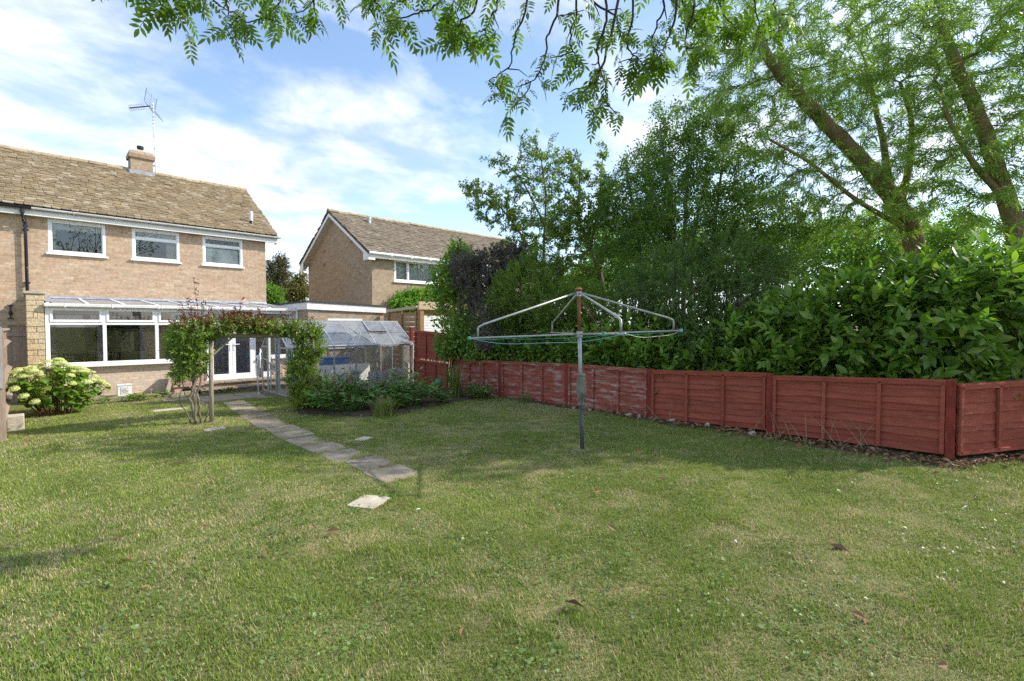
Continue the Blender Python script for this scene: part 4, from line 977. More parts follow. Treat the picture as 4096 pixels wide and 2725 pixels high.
# ================================================================== greenhouse
def build_greenhouse():
    x0, x1, y0, y1 = 4.45, 8.03, 12.32, 14.08; yr = 13.2; zb = -.2; ze, zr = .995, 1.65
    g = thing('greenhouse', 'aluminium framed glass greenhouse with an apex roof and open door end', 'greenhouse', ((x0 + x1) / 2, yr, zb))
    xs = [x0, 5.05, 5.635, 6.245, 6.86, 7.45, x1]; t = .026
    fr = MB()
    for y in (y0, y1):
        for i, x in enumerate(xs):
            w = .034 if i in (0, 2, 6) else t
            fr.bar((x, y, zb), (x, y, ze), w, w)
        fr.bar((x0, y, zb + .02), (x1, y, zb + .02), .04, .04); fr.bar((x0 - .02, y, ze), (x1 + .02, y, ze), .05, .045)
        for i, x in enumerate(xs): fr.bar((x, y, ze + .02), (x, yr, zr), .034 if i == 2 else .024, .028)
    fr.bar((x0 - .02, yr, zr + .01), (x1 + .02, yr, zr + .01), .05, .06)
    fr.build('frame', M_alu, g)
    # end walls
    for x in (x0, x1):
        e = MB()
        for y in (y0 + .55, y1 - .6): e.bar((x, y, zb), (x, y, ze + (zr - ze) * (1 - abs(y - yr) / (yr - y0))), .03, .03)
        e.bar((x, y0, zb + .02), (x, y1, zb + .02), .04, .04)
        e.bar((x, y0, ze), (x, y1, ze), .025, .03)
        e.build('end_frame', M_alu, g)
    # bracing struts
    for a, b in ((6.15, 6.45), (7.0, 6.72), (7.1, 7.35), (7.95, 7.62)):
        MB().bar((a, y1 - .05, ze - .02), (b, y1 - .05, .25), .022, .01, up=(0, 1, 0)).build('brace', M_alu, g)
    for a, b in ((6.3, 6.75), (6.8, 6.35)): MB().bar((a, y0 + .03, ze + .06), (b, yr - .25, zr - .15), .022, .01).build('brace', M_alu, g)
    # panes
    for i in range(len(xs) - 1):
        a, b = xs[i] + .012, xs[i + 1] - .012
        for y in (y0 - .004, y1 + .004):
            MB().quad((a, y, zb + .04), (b, y, zb + .04), (b, y, ze - .02), (a, y, ze - .02)).build('pane', G_green, g)
        zm = ze + (zr - ze) * .52; ym = y0 + (yr - y0) * .52
        lift = .055 if i == 4 else 0
        for (ya, za), (yb, zb2), lf in (((y0 - .03, ze + .01), (ym + .01, zm), 0), ((ym - .01, zm + .006), (yr, zr + .02), lift)):
            MB().quad((a, ya, za + lf + .012), (b, ya, za + lf + .012), (b, yb, zb2 + .012), (a, yb, zb2 + .012)).build('roof_pane', G_greenr, g)
        MB().bar((a, ym, zm + .008), (b, ym, zm + .008), .008, .006).build('pane_lap', M_alu, g)
        MB().quad((b, y1 + .03, ze + .02), (a, y1 + .03, ze + .02), (a, yr, zr + .03), (b, yr, zr + .03)).build('roof_pane', G_greenr, g)
    a, b = xs[4], xs[5]; ym = y0 + (yr - y0) * .52; zm = ze + (zr - ze) * .52
    v = MB(); v.bar((a + .01, ym - .01, zm + .075), (b - .01, ym - .01, zm + .075), .035, .03).bar((a + .015, ym, zm + .075), (a + .015, yr, zr + .035), .028, .025).bar((b - .015, ym, zm + .075), (b - .015, yr, zr + .035), .028, .025)
    v.build('roof_vent', M_alu, g)
    for x in (x0 - .003, x1 + .003):
        MB().quad((x, y0 + .02, zb + .04), (x, y0 + .54, zb + .04), (x, y0 + .54, ze - .01), (x, y0 + .02, ze - .01)).build('pane', G_green, g)
        MB().quad((x, y1 - .59, zb + .04), (x, y1 - .02, zb + .04), (x, y1 - .02, ze - .01), (x, y1 - .59, ze - .01)).build('pane', G_green, g)
        MB().add([(x, y0 + .02, ze + .02), (x, y1 - .02, ze + .02), (x, yr, zr - .03)], [(0, 1, 2)]).build('pane', G_green, g)
    # sliding door, pushed open to the left end
    d = MB(); X = x0 - .04; ya, yb = 12.95, 13.55
    for y in (ya, yb): d.bar((X, y, zb + .03), (X, y, 1.36), .03, .035)
    for z in (zb + .05, .40, .58, 1.34): d.bar((X, ya, z), (X, yb, z), .02, .045 if 0 < z < .7 else .03)
    dr = d.build('door', M_alu, g)
    for z0_, z1_ in ((zb + .07, .38), (.6, 1.32)): MB().quad((X, ya + .02, z0_), (X, yb - .02, z0_), (X, yb - .02, z1_), (X, ya + .02, z1_)).build('pane', G_green, dr)
    MB().bar((X - .01, 12.3, 1.40), (X - .01, 14.2, 1.40), .03, .04).build('door_track', M_alu, g)
    MB().box((x0 - .06, y0 - .06, -.38), (x1 + .04, y1 + .05, zb - .02)).build('plinth', mat('earth_floor', [(.38, .29, .19)], rough=1, noise=(9, .35), bump=(40, .8), spec=.05), g)
    # things inside
    wb = mat('painted_board', [(.80, .80, .80), (.74, .75, .77)], rough=.7, noise=(5, .12), bump=(15, .2), stain=(2.6, .56, .66, (.40, .43, .45)), grain=(1, 1, 3))
    for a, b, zt, lab in ((5.68, 6.28, .22, 'white painted board with a torn right edge inside the greenhouse'), (6.62, 7.18, .285, 'brush marked white board in the middle of the greenhouse side'), (7.22, 7.72, .315, 'white board with curled corner at the fence end of the greenhouse')):
        o = MB().box((a, y0 + .05, zb), (b, y0 + .062, zt)).build('painted_board', wb, base=(a, y0 + .05, zb), bevel=.004); tag(o, lab, 'board')
    o = MB().box((5.75, y1 - .45, zb), (7.35, y1 - .43, .42)).build('staging_board', wb, base=(6, y1 - .45, zb)); tag(o, 'long pale board along the back of the greenhouse under the blue tub', 'board')
    bl = mat('blue_plastic', [(.05, .16, .42)], rough=.4, noise=(5, .15), bump=None)
    o = MB().box((5.95, y1 - .40, .30), (6.72, y1 - .06, .62)).box((5.92, y1 - .43, .6), (6.75, y1 - .03, .635)).build('storage_tub', bl, base=(6.3, y1 - .2, .4), bevel=.012); tag(o, 'rectangular blue plastic tub on the greenhouse staging', 'tub')
    MBb = MB().lathe((5.25, 14.55, -.28), [(.24, 0), (.27, .1), (.29, .85), (.29, .95), (.27, .97)], 20)
    o = MBb.build('water_butt', mat('bright_blue_plastic', [(.09, .30, .66)], rough=.35, noise=(5, .12), bump=None), base=(5.25, 14.55, -.28), smooth=True); tag(o, 'tall bright blue water butt behind the greenhouse door', 'water butt')
    s = thing('plastic_seat', 'dark blue plastic chair tipped inside the greenhouse', 'chair', (6.5, 12.75, zb))
    MB().box((6.36, 12.6, .0), (6.62, 12.85, .03)).build('seat', bl, s); MB().bar((6.36, 12.86, .03), (6.62, 12.86, .03), .02, .02).box((6.38, 12.86, .03), (6.6, 12.88, .26)).build('backrest', bl, s)
    for dx, dy in ((6.37, 12.61), (6.61, 12.61), (6.37, 12.84), (6.61, 12.84)): MB().bar((dx, dy, zb), (dx, dy, 0), .025).build('leg', bl, s)
    o = MB().tube([(5.55, 12.6, zb + .02), (5.53, 12.62, .1), (5.5, 12.6, .3), (5.52, 12.6, .4), (5.55, 12.63, .3), (5.54, 12.66, .05)], .010, 6).build('hose', mat('red_rubber', [(.42, .05, .03)], rough=.5, noise=None, bump=None), base=(5.5, 12.6, zb)); tag(o, 'coiled red hose hanging inside the greenhouse corner', 'hose')
build_greenhouse()

# ================================================================== rotary clothes dryer
def build_dryer():
    b = onZ(2329, 1800, -.062); b = np.array([b[0], b[1], float(gz(b[0], b[1]))]); x, y, z = b
    t = thing('clothes_dryer', 'old four-armed rotary clothes dryer on a galvanised pole', 'clothes dryer', b)
    lean = np.array([-.05, .03, 0]) / 2.
    def at(h): return np.array([x, y, z]) + lean * h + np.array([0, 0, h])
    MB().tube([at(-.15), at(.70)], .0275, 16).build('lower_pole', M_poled, t, smooth=True)
    MB().tube([at(.70), at(1.5)], .0255, 16).build('middle_pole', M_galv, t, smooth=True)
    MB().tube([at(1.5), at(2.07)], .0225, 16).build('upper_pole', M_rust, t, smooth=True)
    MB().lathe(at(2.06), [(.045, 0), (.05, .02), (.03, .035)], 12).build('cap', M_rust, t)
    MB().lathe(at(1.985), [(.036, 0), (.036, .06)], 12).build('collar', M_galv, t)
    MB().lathe(at(1.5), [(.042, -.035), (.042, .035)], 12).build('collar', M_galv, t)
    # cast gearbox + crank
    gm = mat('cast_iron_grey', [(.22, .215, .18)], rough=.7, noise=(14, .35), bump=(40, .3), metal=.3)
    gb = MB().lathe(at(.58), [(.042, 0), (.05, .01), (.05, .03), (.038, .04), (.05, .10), (.066, .17), (.07, .24), (.06, .31), (.048, .36), (.05, .38), (.055, .385), (.055, .405), (.04, .415)], 18).build('gearbox', gm, t, smooth=True)
    toc = norm(-FH + RIGHT * .1)
    c0 = at(.76) + toc * .055
    q = MB().tube([c0, c0 + toc * .035], .032, 14).tube([c0 + toc * .03, c0 + toc * .06], .015, 10); q.build('crank_boss', gm, gb)
    c1 = c0 + toc * .05; MB().tube([c1, c1 - UP0 * .14 - RIGHT * .012, c1 - UP0 * .2 - RIGHT * .01 + toc * .01], .009, 8).tube([c1 - UP0 * .2 - RIGHT * .01, c1 - UP0 * .2 + RIGHT * .02 + toc * .05], .014, 10).build('crank_handle', M_poled, gb)
    for sx in (-1, 1):
        for hh in (.66, .90): MB().tube([at(hh) + RIGHT * sx * .05, at(hh) + RIGHT * sx * .05 + toc * .05], .009, 6).build('bolt', gm, gb)
    # arms
    psi = math.radians(10.8); e1 = RIGHT * math.sin(psi) - FH * math.cos(psi); e2 = RIGHT * math.cos(psi) + FH * math.sin(psi)
    hub = at(1.5); top = at(2.03); tips = []
    for k, (d, dz) in enumerate(((-e2, -.045), (e2, .045), (e1, .03), (-e1, .0))):
        tip = hub + d * 1.42 + UP0 * dz; tips.append(tip)
        am = MB().tube([hub + d * .03, tip], .0115, 10).build('arm', M_galv, t, smooth=True)
        el = hub + d * 1.29 + UP0 * (dz + .15); ft = hub + d * 1.31 + UP0 * (dz * .93 + .012)
        MB().tube([top + d * .03, top * .04 + el * .96 + UP0 * .004, el + d * .012 - UP0 * .012, el + d * .022 - UP0 * .045, ft], .0135, 10).build('brace', M_galv, t, smooth=True)
        for s in np.linspace(.25, .97, 6):
            p = hub + (tip - hub) * s; pts = [p + UP0 * .011 + (UP0 * (1 - math.cos(a)) + (tip - hub) / 1.42 * math.sin(a)) * .011 for a in np.linspace(0, 2 * math.pi, 8)]
            MB().tube(pts, .0025, 4).build('line_hook', M_rust, am)
    for d in (e1 * .35 + e2 * .1, -e1 * .4 + e2 * .35): MB().tube([top - UP0 * .04, hub + d * 1.1 + UP0 * .1], .004, 4).build('stay_wire', M_rust, t)
    # slack cords
    def cord(a, b_, sag, m, nm='line', r_=.0026):
        pts = [a + (b_ - a) * s - UP0 * sag * 4 * s * (1 - s) * (1 + .15 * math.sin(9 * s)) for s in np.linspace(0, 1, 15)]
        return MB().tube(pts, r_, 5).build(nm, m, t)
    cg = mat('green_cord', [(.05, .30, .20)], rough=.6, noise=None, bump=None); cb = mat('blue_cord', [(.22, .42, .50)], rough=.6, noise=None, bump=None); cw = mat('pale_cord', [(.48, .50, .40)], rough=.7, noise=None, bump=None)
    A, B, C_, D = tips
    cord(A, C_, .09, cb); cord(C_, B, .06, cw); cord(B, D, .05, cg); cord(D, A, .05, cg); cord(hub + (A - hub) * .75, hub + (C_ - hub) * .75, .04, cg); cord(hub + (C_ - hub) * .75, hub + (B - hub) * .75, .03, cg)
    k = hub + (C_ - hub) * .6
    cord(k, k - UP0 * .14 - RIGHT * .06, .0, cg)
    for p, m_ in ((A, cg), (k, cg), (B, cb)):
        MB().lathe(p - UP0 * .022, [(.02, 0), (.026, .02), (.02, .045)], 8).build('knot', m_, t)
    MB().box((x - .1, y - .1, z - .1), (x + .1, y + .1, z + .012)).build('ground_socket', M_slab, t, bevel=.01)
build_dryer()

# ================================================================== rose arch timber
def build_arch():
    t = thing('garden_arch', 'rustic round pole garden arch over the path', 'arch', (3.15, 10.1, -.16))
    m_ = mat('grey_pole', [(.34, .29, .23), (.38, .33, .26)], rough=.9, noise=(10, .3), bump=(30, .4), spec=.15, grain=(4, 4, .6))
    bm = mat('mossy_pole', [(.27, .24, .13), (.31, .26, .15)], rough=.9, noise=(10, .3), bump=(30, .4), spec=.15, grain=(.6, 4, 4))
    for x, y, r in ((2.26, 9.9, .038), (4.06, 9.9, .034), (2.12, 10.5, .03), (4.0, 10.5, .032)):
        MB().tube([(x + .01, y, gz(x, y) - .1), (x + .015, y, .6), (x + .02, y, 1.36)], [r, r * .97, r * .92], 10).build('post', m_, t, smooth=True)
    MB().tube([(2.05, 9.9, 1.36), (3.2, 9.9, 1.352), (4.2, 9.9, 1.345)], .036, 10).build('beam', bm, t, smooth=True)
    MB().tube([(2.05, 10.5, 1.38), (4.15, 10.5, 1.37)], .032, 10).build('beam', bm, t, smooth=True)
    for x in (2.28, 3.1, 4.05): MB().tube([(x, 9.85, 1.41), (x, 10.6, 1.41)], .024, 8).build('cross_pole', bm, t, smooth=True)
    for x in (2.2, 4.03):
        for z in (.15, .42, .7, .98): MB().tube([(x, 9.9, z), (x - .02, 10.5, z + .02)], .015, 6).build('rung', m_, t)
    MB().tube([(2.28, 9.9, 1.0), (2.62, 9.9, 1.33)], .018, 7).build('corner_strut', m_, t)
build_arch()
# ================================================================== plants
LAUREL = leaf_t(.46, .16, .16, 4); OVAL = leaf_t(.5, .15, .15, 3); PEONY = leaf_t(.34, .15, .25, 3); HEART = leaf_t(.85, .12, .22, 4)
SMALL = diamond_t(.62, .1); NARROW = diamond_t(.17, .15); MID = diamond_t(.45, .15)
def tree_wood(paths, radii, nside):
    mb = MB()
    for p, r, n in zip(paths, radii, nside): mb.tube(p, r, n, cap=False)
    return mb
def grow(trunks, tips, rng, step=.22, wander=.05, up=.0, pen=.35):
    """trunks: list of polylines (root first); tips: points to reach. Returns branches as node paths and pipe-model counts"""
    pos = []; par = []; main = []
    for tr in trunks:
        prev = -1
        tr = [np.array(q, float) for q in tr]
        for a, b in zip(tr[:-1], tr[1:]):
            k = max(2, int(np.linalg.norm(b - a) / .12))
            for i in range(k):
                pos.append(a + (b - a) * i / k); par.append(prev); main.append(True); prev = len(pos) - 1
        pos.append(tr[-1]); par.append(prev); main.append(True)
    tips = np.array(tips); T = np.array(pos); d0 = np.array([np.min(np.linalg.norm(T - t, axis=1)) for t in tips])
    buf = np.zeros((len(pos) + len(tips) * 40, 3)); n = len(pos); buf[:n] = pos; par = list(par); main = list(main)
    dist_from_trunk = np.zeros(len(buf)); branches = []
    for ti in np.argsort(d0):
        t = tips[ti]; dv = t - buf[:n]; dd = np.linalg.norm(dv, axis=1)
        cost = dd * (1 + pen * np.clip(-dv[:, 2] / (dd + 1e-6) + .1, 0, 1)) + .12 * dist_from_trunk[:n]
        j = int(np.argmin(cost)); L = dd[j]; k = int(np.clip(L / step, 2, 30)); a = buf[j].copy()
        pd = buf[j] - buf[par[j]] if par[j] >= 0 else np.array([0, 0, 1.])
        pd = pd / (np.linalg.norm(pd) + 1e-9); c = a + (pd * .35 + np.array([0, 0, up])) * L * .5 + (t - a) * .3
        path = [j]; prev = j
        for i in range(1, k + 1):
            s = i / k; p = (1 - s) ** 2 * a + 2 * s * (1 - s) * c + s * s * t
            if i < k: p = p + rng.normal(0, wander * min(L, 1), 3)
            buf[n] = p; par.append(prev); main.append(False); dist_from_trunk[n] = dist_from_trunk[prev] + L / k; prev = n; path.append(n); n += 1
        branches.append(path)
    cnt = np.zeros(n); has = np.zeros(n, bool)
    for b in branches: cnt[b[-1]] += 1
    for i in range(n - 1, -1, -1):
        if par[i] >= 0: cnt[par[i]] += cnt[i]
    return buf[:n], np.array(par), branches, cnt
def make_tree(name, label, cat, trunks, trunk_r, tips, rng, leaf_fn, wood_m, leaf_m, leaf_T, twig_r=.004, group=None, step=.22, wander=.05, up=0., leafname='crown', limit=0):
    base = np.array(trunks[0][0], float); t = thing(name, label, cat, base, group)
    pos, par, br, cnt = grow(trunks, tips, rng, step, wander, up)
    mb = MB(); 
    for tr, (r0, r1) in zip(trunks, trunk_r):
        k = len(tr); pts = []
        tr = np.array(tr, float)
        s = np.linspace(0, k - 1, (k - 1) * 5 + 1); P = np.stack([np.interp(s, np.arange(k), tr[:, i]) for i in range(3)], 1)
        for _ in range(2): P[1:-1] = (P[:-2] + 2 * P[1:-1] + P[2:]) / 4
        P[1:-1] += rng.normal(0, r0 * .04, P[1:-1].shape)
        rr = r0 + (r1 - r0) * np.linspace(0, 1, len(P)) ** .9
        mb.tube(P, list(rr * (1 + rng.normal(0, .025, len(P)))), 10, cap=True)
    mb.build('trunk', wood_m, t, smooth=True)
    mb = MB()
    for b in br:
        r = np.maximum(twig_r * np.maximum(cnt[b], 1) ** .48, twig_r * .7); r[0] = min(r[0], r[1] * 1.3); mb.tube(pos[b], list(r), 5 if r[1] > .012 else 3, cap=False)
    o = mb.build('branches', wood_m, t, smooth=True, kind='stuff')
    P, A, B, C = leaf_fn(pos, br, rng)
    if limit: pieces(t, 'leaf', leafname, *leaf_T, P, A, B, C, leaf_m, limit, 'crown')
    else: joined('crown', *leaf_T, P, A, B, C, leaf_m, t, kind='stuff')
    return t
def twig_leaves(spacing, size, last=.6, spread=.9, droop=.3, extra=1, upn=.6, off=.0):
    """leaves along the outer part of each branch"""
    def fn(pos, br, rng):
        Ps = []; Ds = []
        for b in br:
            q = pos[b]; seg = np.linalg.norm(np.diff(q, axis=0), axis=1); cum = np.concatenate([[0], np.cumsum(seg)]); L = cum[-1]
            s = np.arange(max(0, L - last), L, spacing)
            if len(s) == 0: s = np.array([L * .9])
            s = s + rng.uniform(0, spacing, len(s)) * .8
            for _ in range(extra):
                p = np.stack([np.interp(s, cum, q[:, i]) for i in range(3)], 1); d = norm(q[-1] - q[max(0, len(q) - 3)]) * np.ones((len(s), 1)); Ps.append(p); Ds.append(d)
        P = np.concatenate(Ps); D = np.concatenate(Ds); n = len(P); P = P + rng.normal(0, 1, (n, 3)) * off
        rnd = norm(rng.normal(0, 1, (n, 3))); d = norm(D * .6 + rnd * spread + np.array([0, 0, -droop])); N = norm(rng.normal(0, .7, (n, 3)) + np.array([0, 0, upn]))
        A, B, C = basis(d, N); s = size * np.exp(rng.normal(0, .22, n))[:, None]
        return P, A * s, B * s, C * s
    return fn
def in_ellipsoids(rng, ells, n, shell=.0):
    """points in ellipsoids [(centre, (rx,ry,rz))], volume weighted; shell>0 keeps them in the outer part"""
    w = np.array([e[1][0] * e[1][1] * e[1][2] for e in ells]) ** .8; w /= w.sum(); out = []
    for e, k in zip(ells, rng.multinomial(n, w)):
        d = norm(rng.normal(0, 1, (k, 3))); r = (shell ** 3 + (1 - shell ** 3) * rng.random((k, 1))) ** (1 / 3); out.append(np.array(e[0]) + d * r * np.array(e[1]))
    return np.concatenate(out)
def shoots(rng, ells, n, nleaf, length, size, upb=.35, outb=.8, inner=.25, leafang=.9, ground=None, droop=.15, clipfn=None):
    """leafy shoots on the outside of ellipsoids -> leaf transforms"""
    w = np.array([e[1][0] * e[1][1] + e[1][1] * e[1][2] + e[1][0] * e[1][2] for e in ells]); w /= w.sum(); P0 = []; D0 = []
    for e, k in zip(ells, rng.multinomial(n, w)):
        d = norm(rng.normal(0, 1, (k, 3))); rad = np.array(e[1]); r = 1 - inner * rng.random((k, 1)) ** 2 + rng.normal(0, .03, (k, 1))
        p = np.array(e[0]) + d * rad * r; nr = norm(d / rad); P0.append(p); D0.append(norm(nr * outb + np.array([0, 0, upb]) + rng.normal(0, .35, (k, 3))))
    P0 = np.concatenate(P0); D0 = np.concatenate(D0)
    keep = np.ones(len(P0), bool)
    for i, e in enumerate(ells):                       # drop shoots buried deep inside another blob
        keep &= np.sum(((P0 - np.array(e[0])) / np.array(e[1])) ** 2, 1) > .45
    if ground is not None: keep &= P0[:, 2] > ground
    if clipfn is not None: keep &= clipfn(P0)
    P0, D0 = P0[keep], D0[keep]; k = len(P0)
    L = length * np.exp(rng.normal(0, .25, k)); e1 = norm(np.cross(D0, rng.normal(0, 1, (k, 3)))); e2 = np.cross(D0, e1)
    PP = []; DD = []; NN = []; SS = []
    ph = rng.uniform(0, 6.28, k)
    for j in range(nleaf):
        s = (j + .5) / nleaf; a = ph + j * 2.4; rad = e1 * np.cos(a)[:, None] + e2 * np.sin(a)[:, None]
        ang = leafang * (1.15 - .75 * s); d = norm(D0 * math.cos(ang) + rad * math.sin(ang) + np.array([0, 0, -droop]) + rng.normal(0, .12, (k, 3)))
        PP.append(P0 + D0 * (L * (s - .5))[:, None]); DD.append(d); NN.append(norm(D0 * .8 + np.array([0, 0, .5]) - rad * .1)); SS.append(size * (.68 + .42 * math.sin(math.pi * (.25 + .6 * s))) * np.exp(rng.normal(0, .25, k)))
    P = np.concatenate(PP); A, B, C = basis(np.concatenate(DD), np.concatenate(NN), rng, .25); S = np.concatenate(SS)[:, None]
    return P, A * S, B * S, C * S, P0, D0
def stems_to(rng, root, targets, r, jit=.05):
    mb = MB()
    for q in targets:
        a = np.array(root) + rng.normal(0, 1, 3) * np.array([.12, .12, 0]); c = a * .5 + q * .5 + rng.normal(0, jit, 3); mb.tube([a, c, q], [r, r * .7, r * .4], 4, cap=False)
    return mb

W_bark = mat('brown_bark', [(.16, .12, .075)], rough=.95, noise=(12, .4), bump=(30, 1.0), spec=.1, grain=(3, 3, .8))
W_willow = mat('willow_bark', [(.30, .225, .13)], rough=.95, noise=(10, .45), bump=(22, 1.0), spec=.1, grain=(3, 3, .7), stain=(3, .55, .75, (.14, .15, .06)))
W_grey = mat('grey_bark', [(.22, .19, .14)], rough=.95, noise=(12, .35), bump=(30, .6), spec=.1)
W_dark = mat('dark_twig', [(.06, .05, .035)], rough=.9, noise=(12, .3), bump=None, spec=.15)
L_laurel = leafmat('laurel_leaf', [(.11, .20, .026), (.15, .265, .035), (.09, .17, .025), (.195, .32, .042), (.125, .235, .031), (.25, .37, .05), (.14, .25, .033), (.29, .38, .07)], rough=.33, spec=.45, trans=.32)
L_ash = leafmat('ash_leaf', [(0.115, 0.202, 0.017), (0.154, 0.258, 0.022), (0.090, 0.166, 0.017), (0.205, 0.313, 0.029), (0.128, 0.221, 0.020)], rough=.4, trans=.42)
L_willow = leafmat('willow_leaf', [(0.188, 0.296, 0.048), (0.244, 0.360, 0.068), (0.150, 0.250, 0.041), (0.300, 0.390, 0.110), (0.207, 0.312, 0.055)], rough=.4, trans=.42)
L_thorn = leafmat('hawthorn_leaf', [(0.103, 0.188, 0.035), (0.152, 0.256, 0.043), (0.085, 0.161, 0.035), (0.188, 0.295, 0.048)], rough=.5, trans=.38)
L_plum = leafmat('plum_leaf', [(0.131, 0.210, 0.031), (0.184, 0.272, 0.039), (0.105, 0.179, 0.028), (0.236, 0.316, 0.046)], rough=.42, trans=.3)
L_coton = leafmat('cotoneaster_leaf', [(0.117, 0.188, 0.056), (0.160, 0.237, 0.070), (0.087, 0.150, 0.046), (0.190, 0.275, 0.079)], rough=.5, trans=.38)
L_elder = leafmat('purple_elder_leaf', [(.10, .08, .085), (.13, .11, .10), (.075, .06, .068), (.16, .13, .12), (.15, .14, .07)], rough=.5, trans=.15)
L_bright = leafmat('sunlit_leaf', [(.13, .25, .03), (.17, .30, .04), (.10, .2, .025), (.2, .33, .06)], rough=.5, trans=.45)
L_conif = leafmat('conifer_spray', [(.10, .085, .03), (.14, .11, .04), (.075, .085, .03), (.12, .10, .045)], rough=.7, trans=.2)
L_rose = leafmat('rose_leaf', [(0.109, 0.194, 0.026), (0.155, 0.254, 0.033), (0.091, 0.158, 0.023), (0.218, 0.314, 0.046), (0.291, 0.329, 0.039)], rough=.42, trans=.3)
L_roser = leafmat('red_rose_leaf', [(0.169, 0.036, 0.039), (0.221, 0.052, 0.046), (0.130, 0.039, 0.039), (0.169, 0.091, 0.039)], rough=.42, trans=.28)
L_rosey = leafmat('yellow_rose_leaf', [(.24, .28, .03), (.30, .32, .05), (.16, .24, .03)], rough=.45, trans=.35)
L_peony = leafmat('peony_leaf', [(0.114, 0.228, 0.040), (0.151, 0.281, 0.055), (0.089, 0.184, 0.036), (0.202, 0.323, 0.064), (0.151, 0.259, 0.091)], rough=.38, trans=.22)
L_peonyr = leafmat('bronze_peony_leaf', [(.17, .085, .06), (.13, .10, .06), (.20, .12, .09)], rough=.45, trans=.2)
L_hyd = leafmat('hydrangea_leaf', [(0.134, 0.242, 0.023), (0.179, 0.301, 0.029), (0.105, 0.193, 0.023), (0.239, 0.350, 0.034)], rough=.45, trans=.32)
M_flower = mat('cream_flower', [(.58, .62, .24), (.64, .66, .30), (.50, .57, .19), (.68, .68, .38)], rough=.8, noise=(20, .15), bump=None, trans=.2)
L_blade = leafmat('iris_blade', [(.10, .19, .03), (.14, .23, .04), (.08, .15, .025), (.22, .22, .06)], rough=.45, trans=.3)
L_straw = leafmat('dry_stalk', [(.42, .32, .17), (.36, .26, .14), (.48, .38, .22)], rough=.8, trans=.15)
M_soil = mat('bed_soil', [(.10, .078, .055)], rough=1, noise=(9, .4), bump=(30, 1.0), spec=.05)
M_dead = mat('dead_leaf', [(.22, .11, .055), (.30, .16, .08), (.16, .085, .05), (.34, .21, .12), (.26, .17, .11)], rough=.85, noise=(8, .25), bump=None, spec=.15)

# ---------------------------------------------------------------- laurel hedges
def laurel(label, ells, n, size, seed, length=.3, nleaf=9, limit=300, clip=None, name='laurel_hedge', cat='hedge', mat_=None, T=None, upb=.35, ground=None, inner=.35, core=True):
    rng = np.random.default_rng(seed); c = np.mean([e[0] for e in ells], 0); base = np.array([c[0], c[1], float(gz(c[0], c[1]))])
    t = thing(name, label, cat, base)
    P, A, B, C, P0, D0 = shoots(rng, ells, n, nleaf, length, size, upb=upb, inner=inner, clipfn=clip, ground=ground)
    pick = rng.choice(len(P0), min(14 * len(ells), len(P0)), replace=False); mb = MB()
    for i in pick:
        q = P0[i] + D0[i] * length * .3; e = ells[int(np.argmin([np.linalg.norm(q - np.array(k[0])) for k in ells]))]
        rx = max(e[0][0], 8.45) if e[0][0] > 7 and e[0][1] < 14 else e[0][0]
        r0 = np.array([rx, e[0][1], base[2]]) + rng.normal(0, .3, 3) * np.array([.5, 1, 0]); mid = np.array(e[0]) * .6 + q * .4
        mb.tube([r0, mid, q], [.016, .009, .003], 4, cap=False)
    mb.build('stems', W_grey, t, kind='stuff')
    if core:
        for e in ells:                                  # loose inner leaves, so the inside reads as shade not sky
            k = 520; d = norm(rng.normal(0, 1, (k, 3))); pc = np.array(e[0]) + d * np.array(e[1]) * rng.uniform(.35, .75, (k, 1))
            a, b, cc = basis(norm(rng.normal(0, 1, (k, 3))), norm(rng.normal(0, 1, (k, 3)))); P = np.concatenate([P, pc]); A = np.concatenate([A, a * size]); B = np.concatenate([B, b * size]); C = np.concatenate([C, cc * size])
    if ground is not None:
        kk = P[:, 2] > ground; P, A, B, C = P[kk], A[kk], B[kk], C[kk]
    pieces(t, 'leaf', name + str(seed), *(T or LAUREL), P, A, B, C, mat_ or L_laurel, limit, 'foliage')
    return t
def E_(px, py, depth, r): return (PD(px, py, depth), r)
behind = lambda P: P[:, 0] > 7.42 + .05 * P[:, 1] + .02
def fence_x(y): return np.where(y > .42, 7.45 + .05 * y, 7.47 + (.42 - y) * 1.88)
over = lambda P: (P[:, 0] > fence_x(P[:, 1]) + .2) | ((P[:, 2] > .98) & (P[:, 0] > fence_x(P[:, 1]) - .12))
def hedge_right():
    ells = []
    for Y, X, zt, rr in ((3.9, 8.55, 1.35, .72), (3.2, 8.5, 1.65, .85), (2.4, 8.55, 2.0, .95), (1.6, 8.5, 2.2, .95), (.9, 8.6, 2.3, 1.0), (.35, 9.05, 2.35, 1.0), (-.1, 9.6, 2.4, 1.05), (-.5, 10.3, 2.5, 1.1), (-1.2, 11, 2.5, 1.2)):
        ells.append(((X, Y, zt - .8), (rr * .85, rr * .8, .85))); ells.append(((X - .12, Y + .3, .75), (rr * .9, rr * .8, .62)))
        ells.append(((X + .1, Y - .2, zt - .35), (rr * .6, rr * .6, .55)))
    laurel('large glossy cherry laurel hedge spilling over the evenly painted red panels', ells, 4600, .14, 101, length=.34, clip=over, ground=.35)
hedge_right()
laurel('clipped low cherry laurel hedge behind the flaked panels and clothes dryer', [((8.62, Y, 1.0), (.75, .75, .72 + .08 * math.sin(Y * 3))) for Y in np.arange(4.6, 9.6, .62)] + [((8.35, Y, .8), (.6, .6, .45)) for Y in np.arange(4.3, 9.6, .6)], 2600, .115, 102, length=.26, nleaf=8, clip=over, ground=.3)
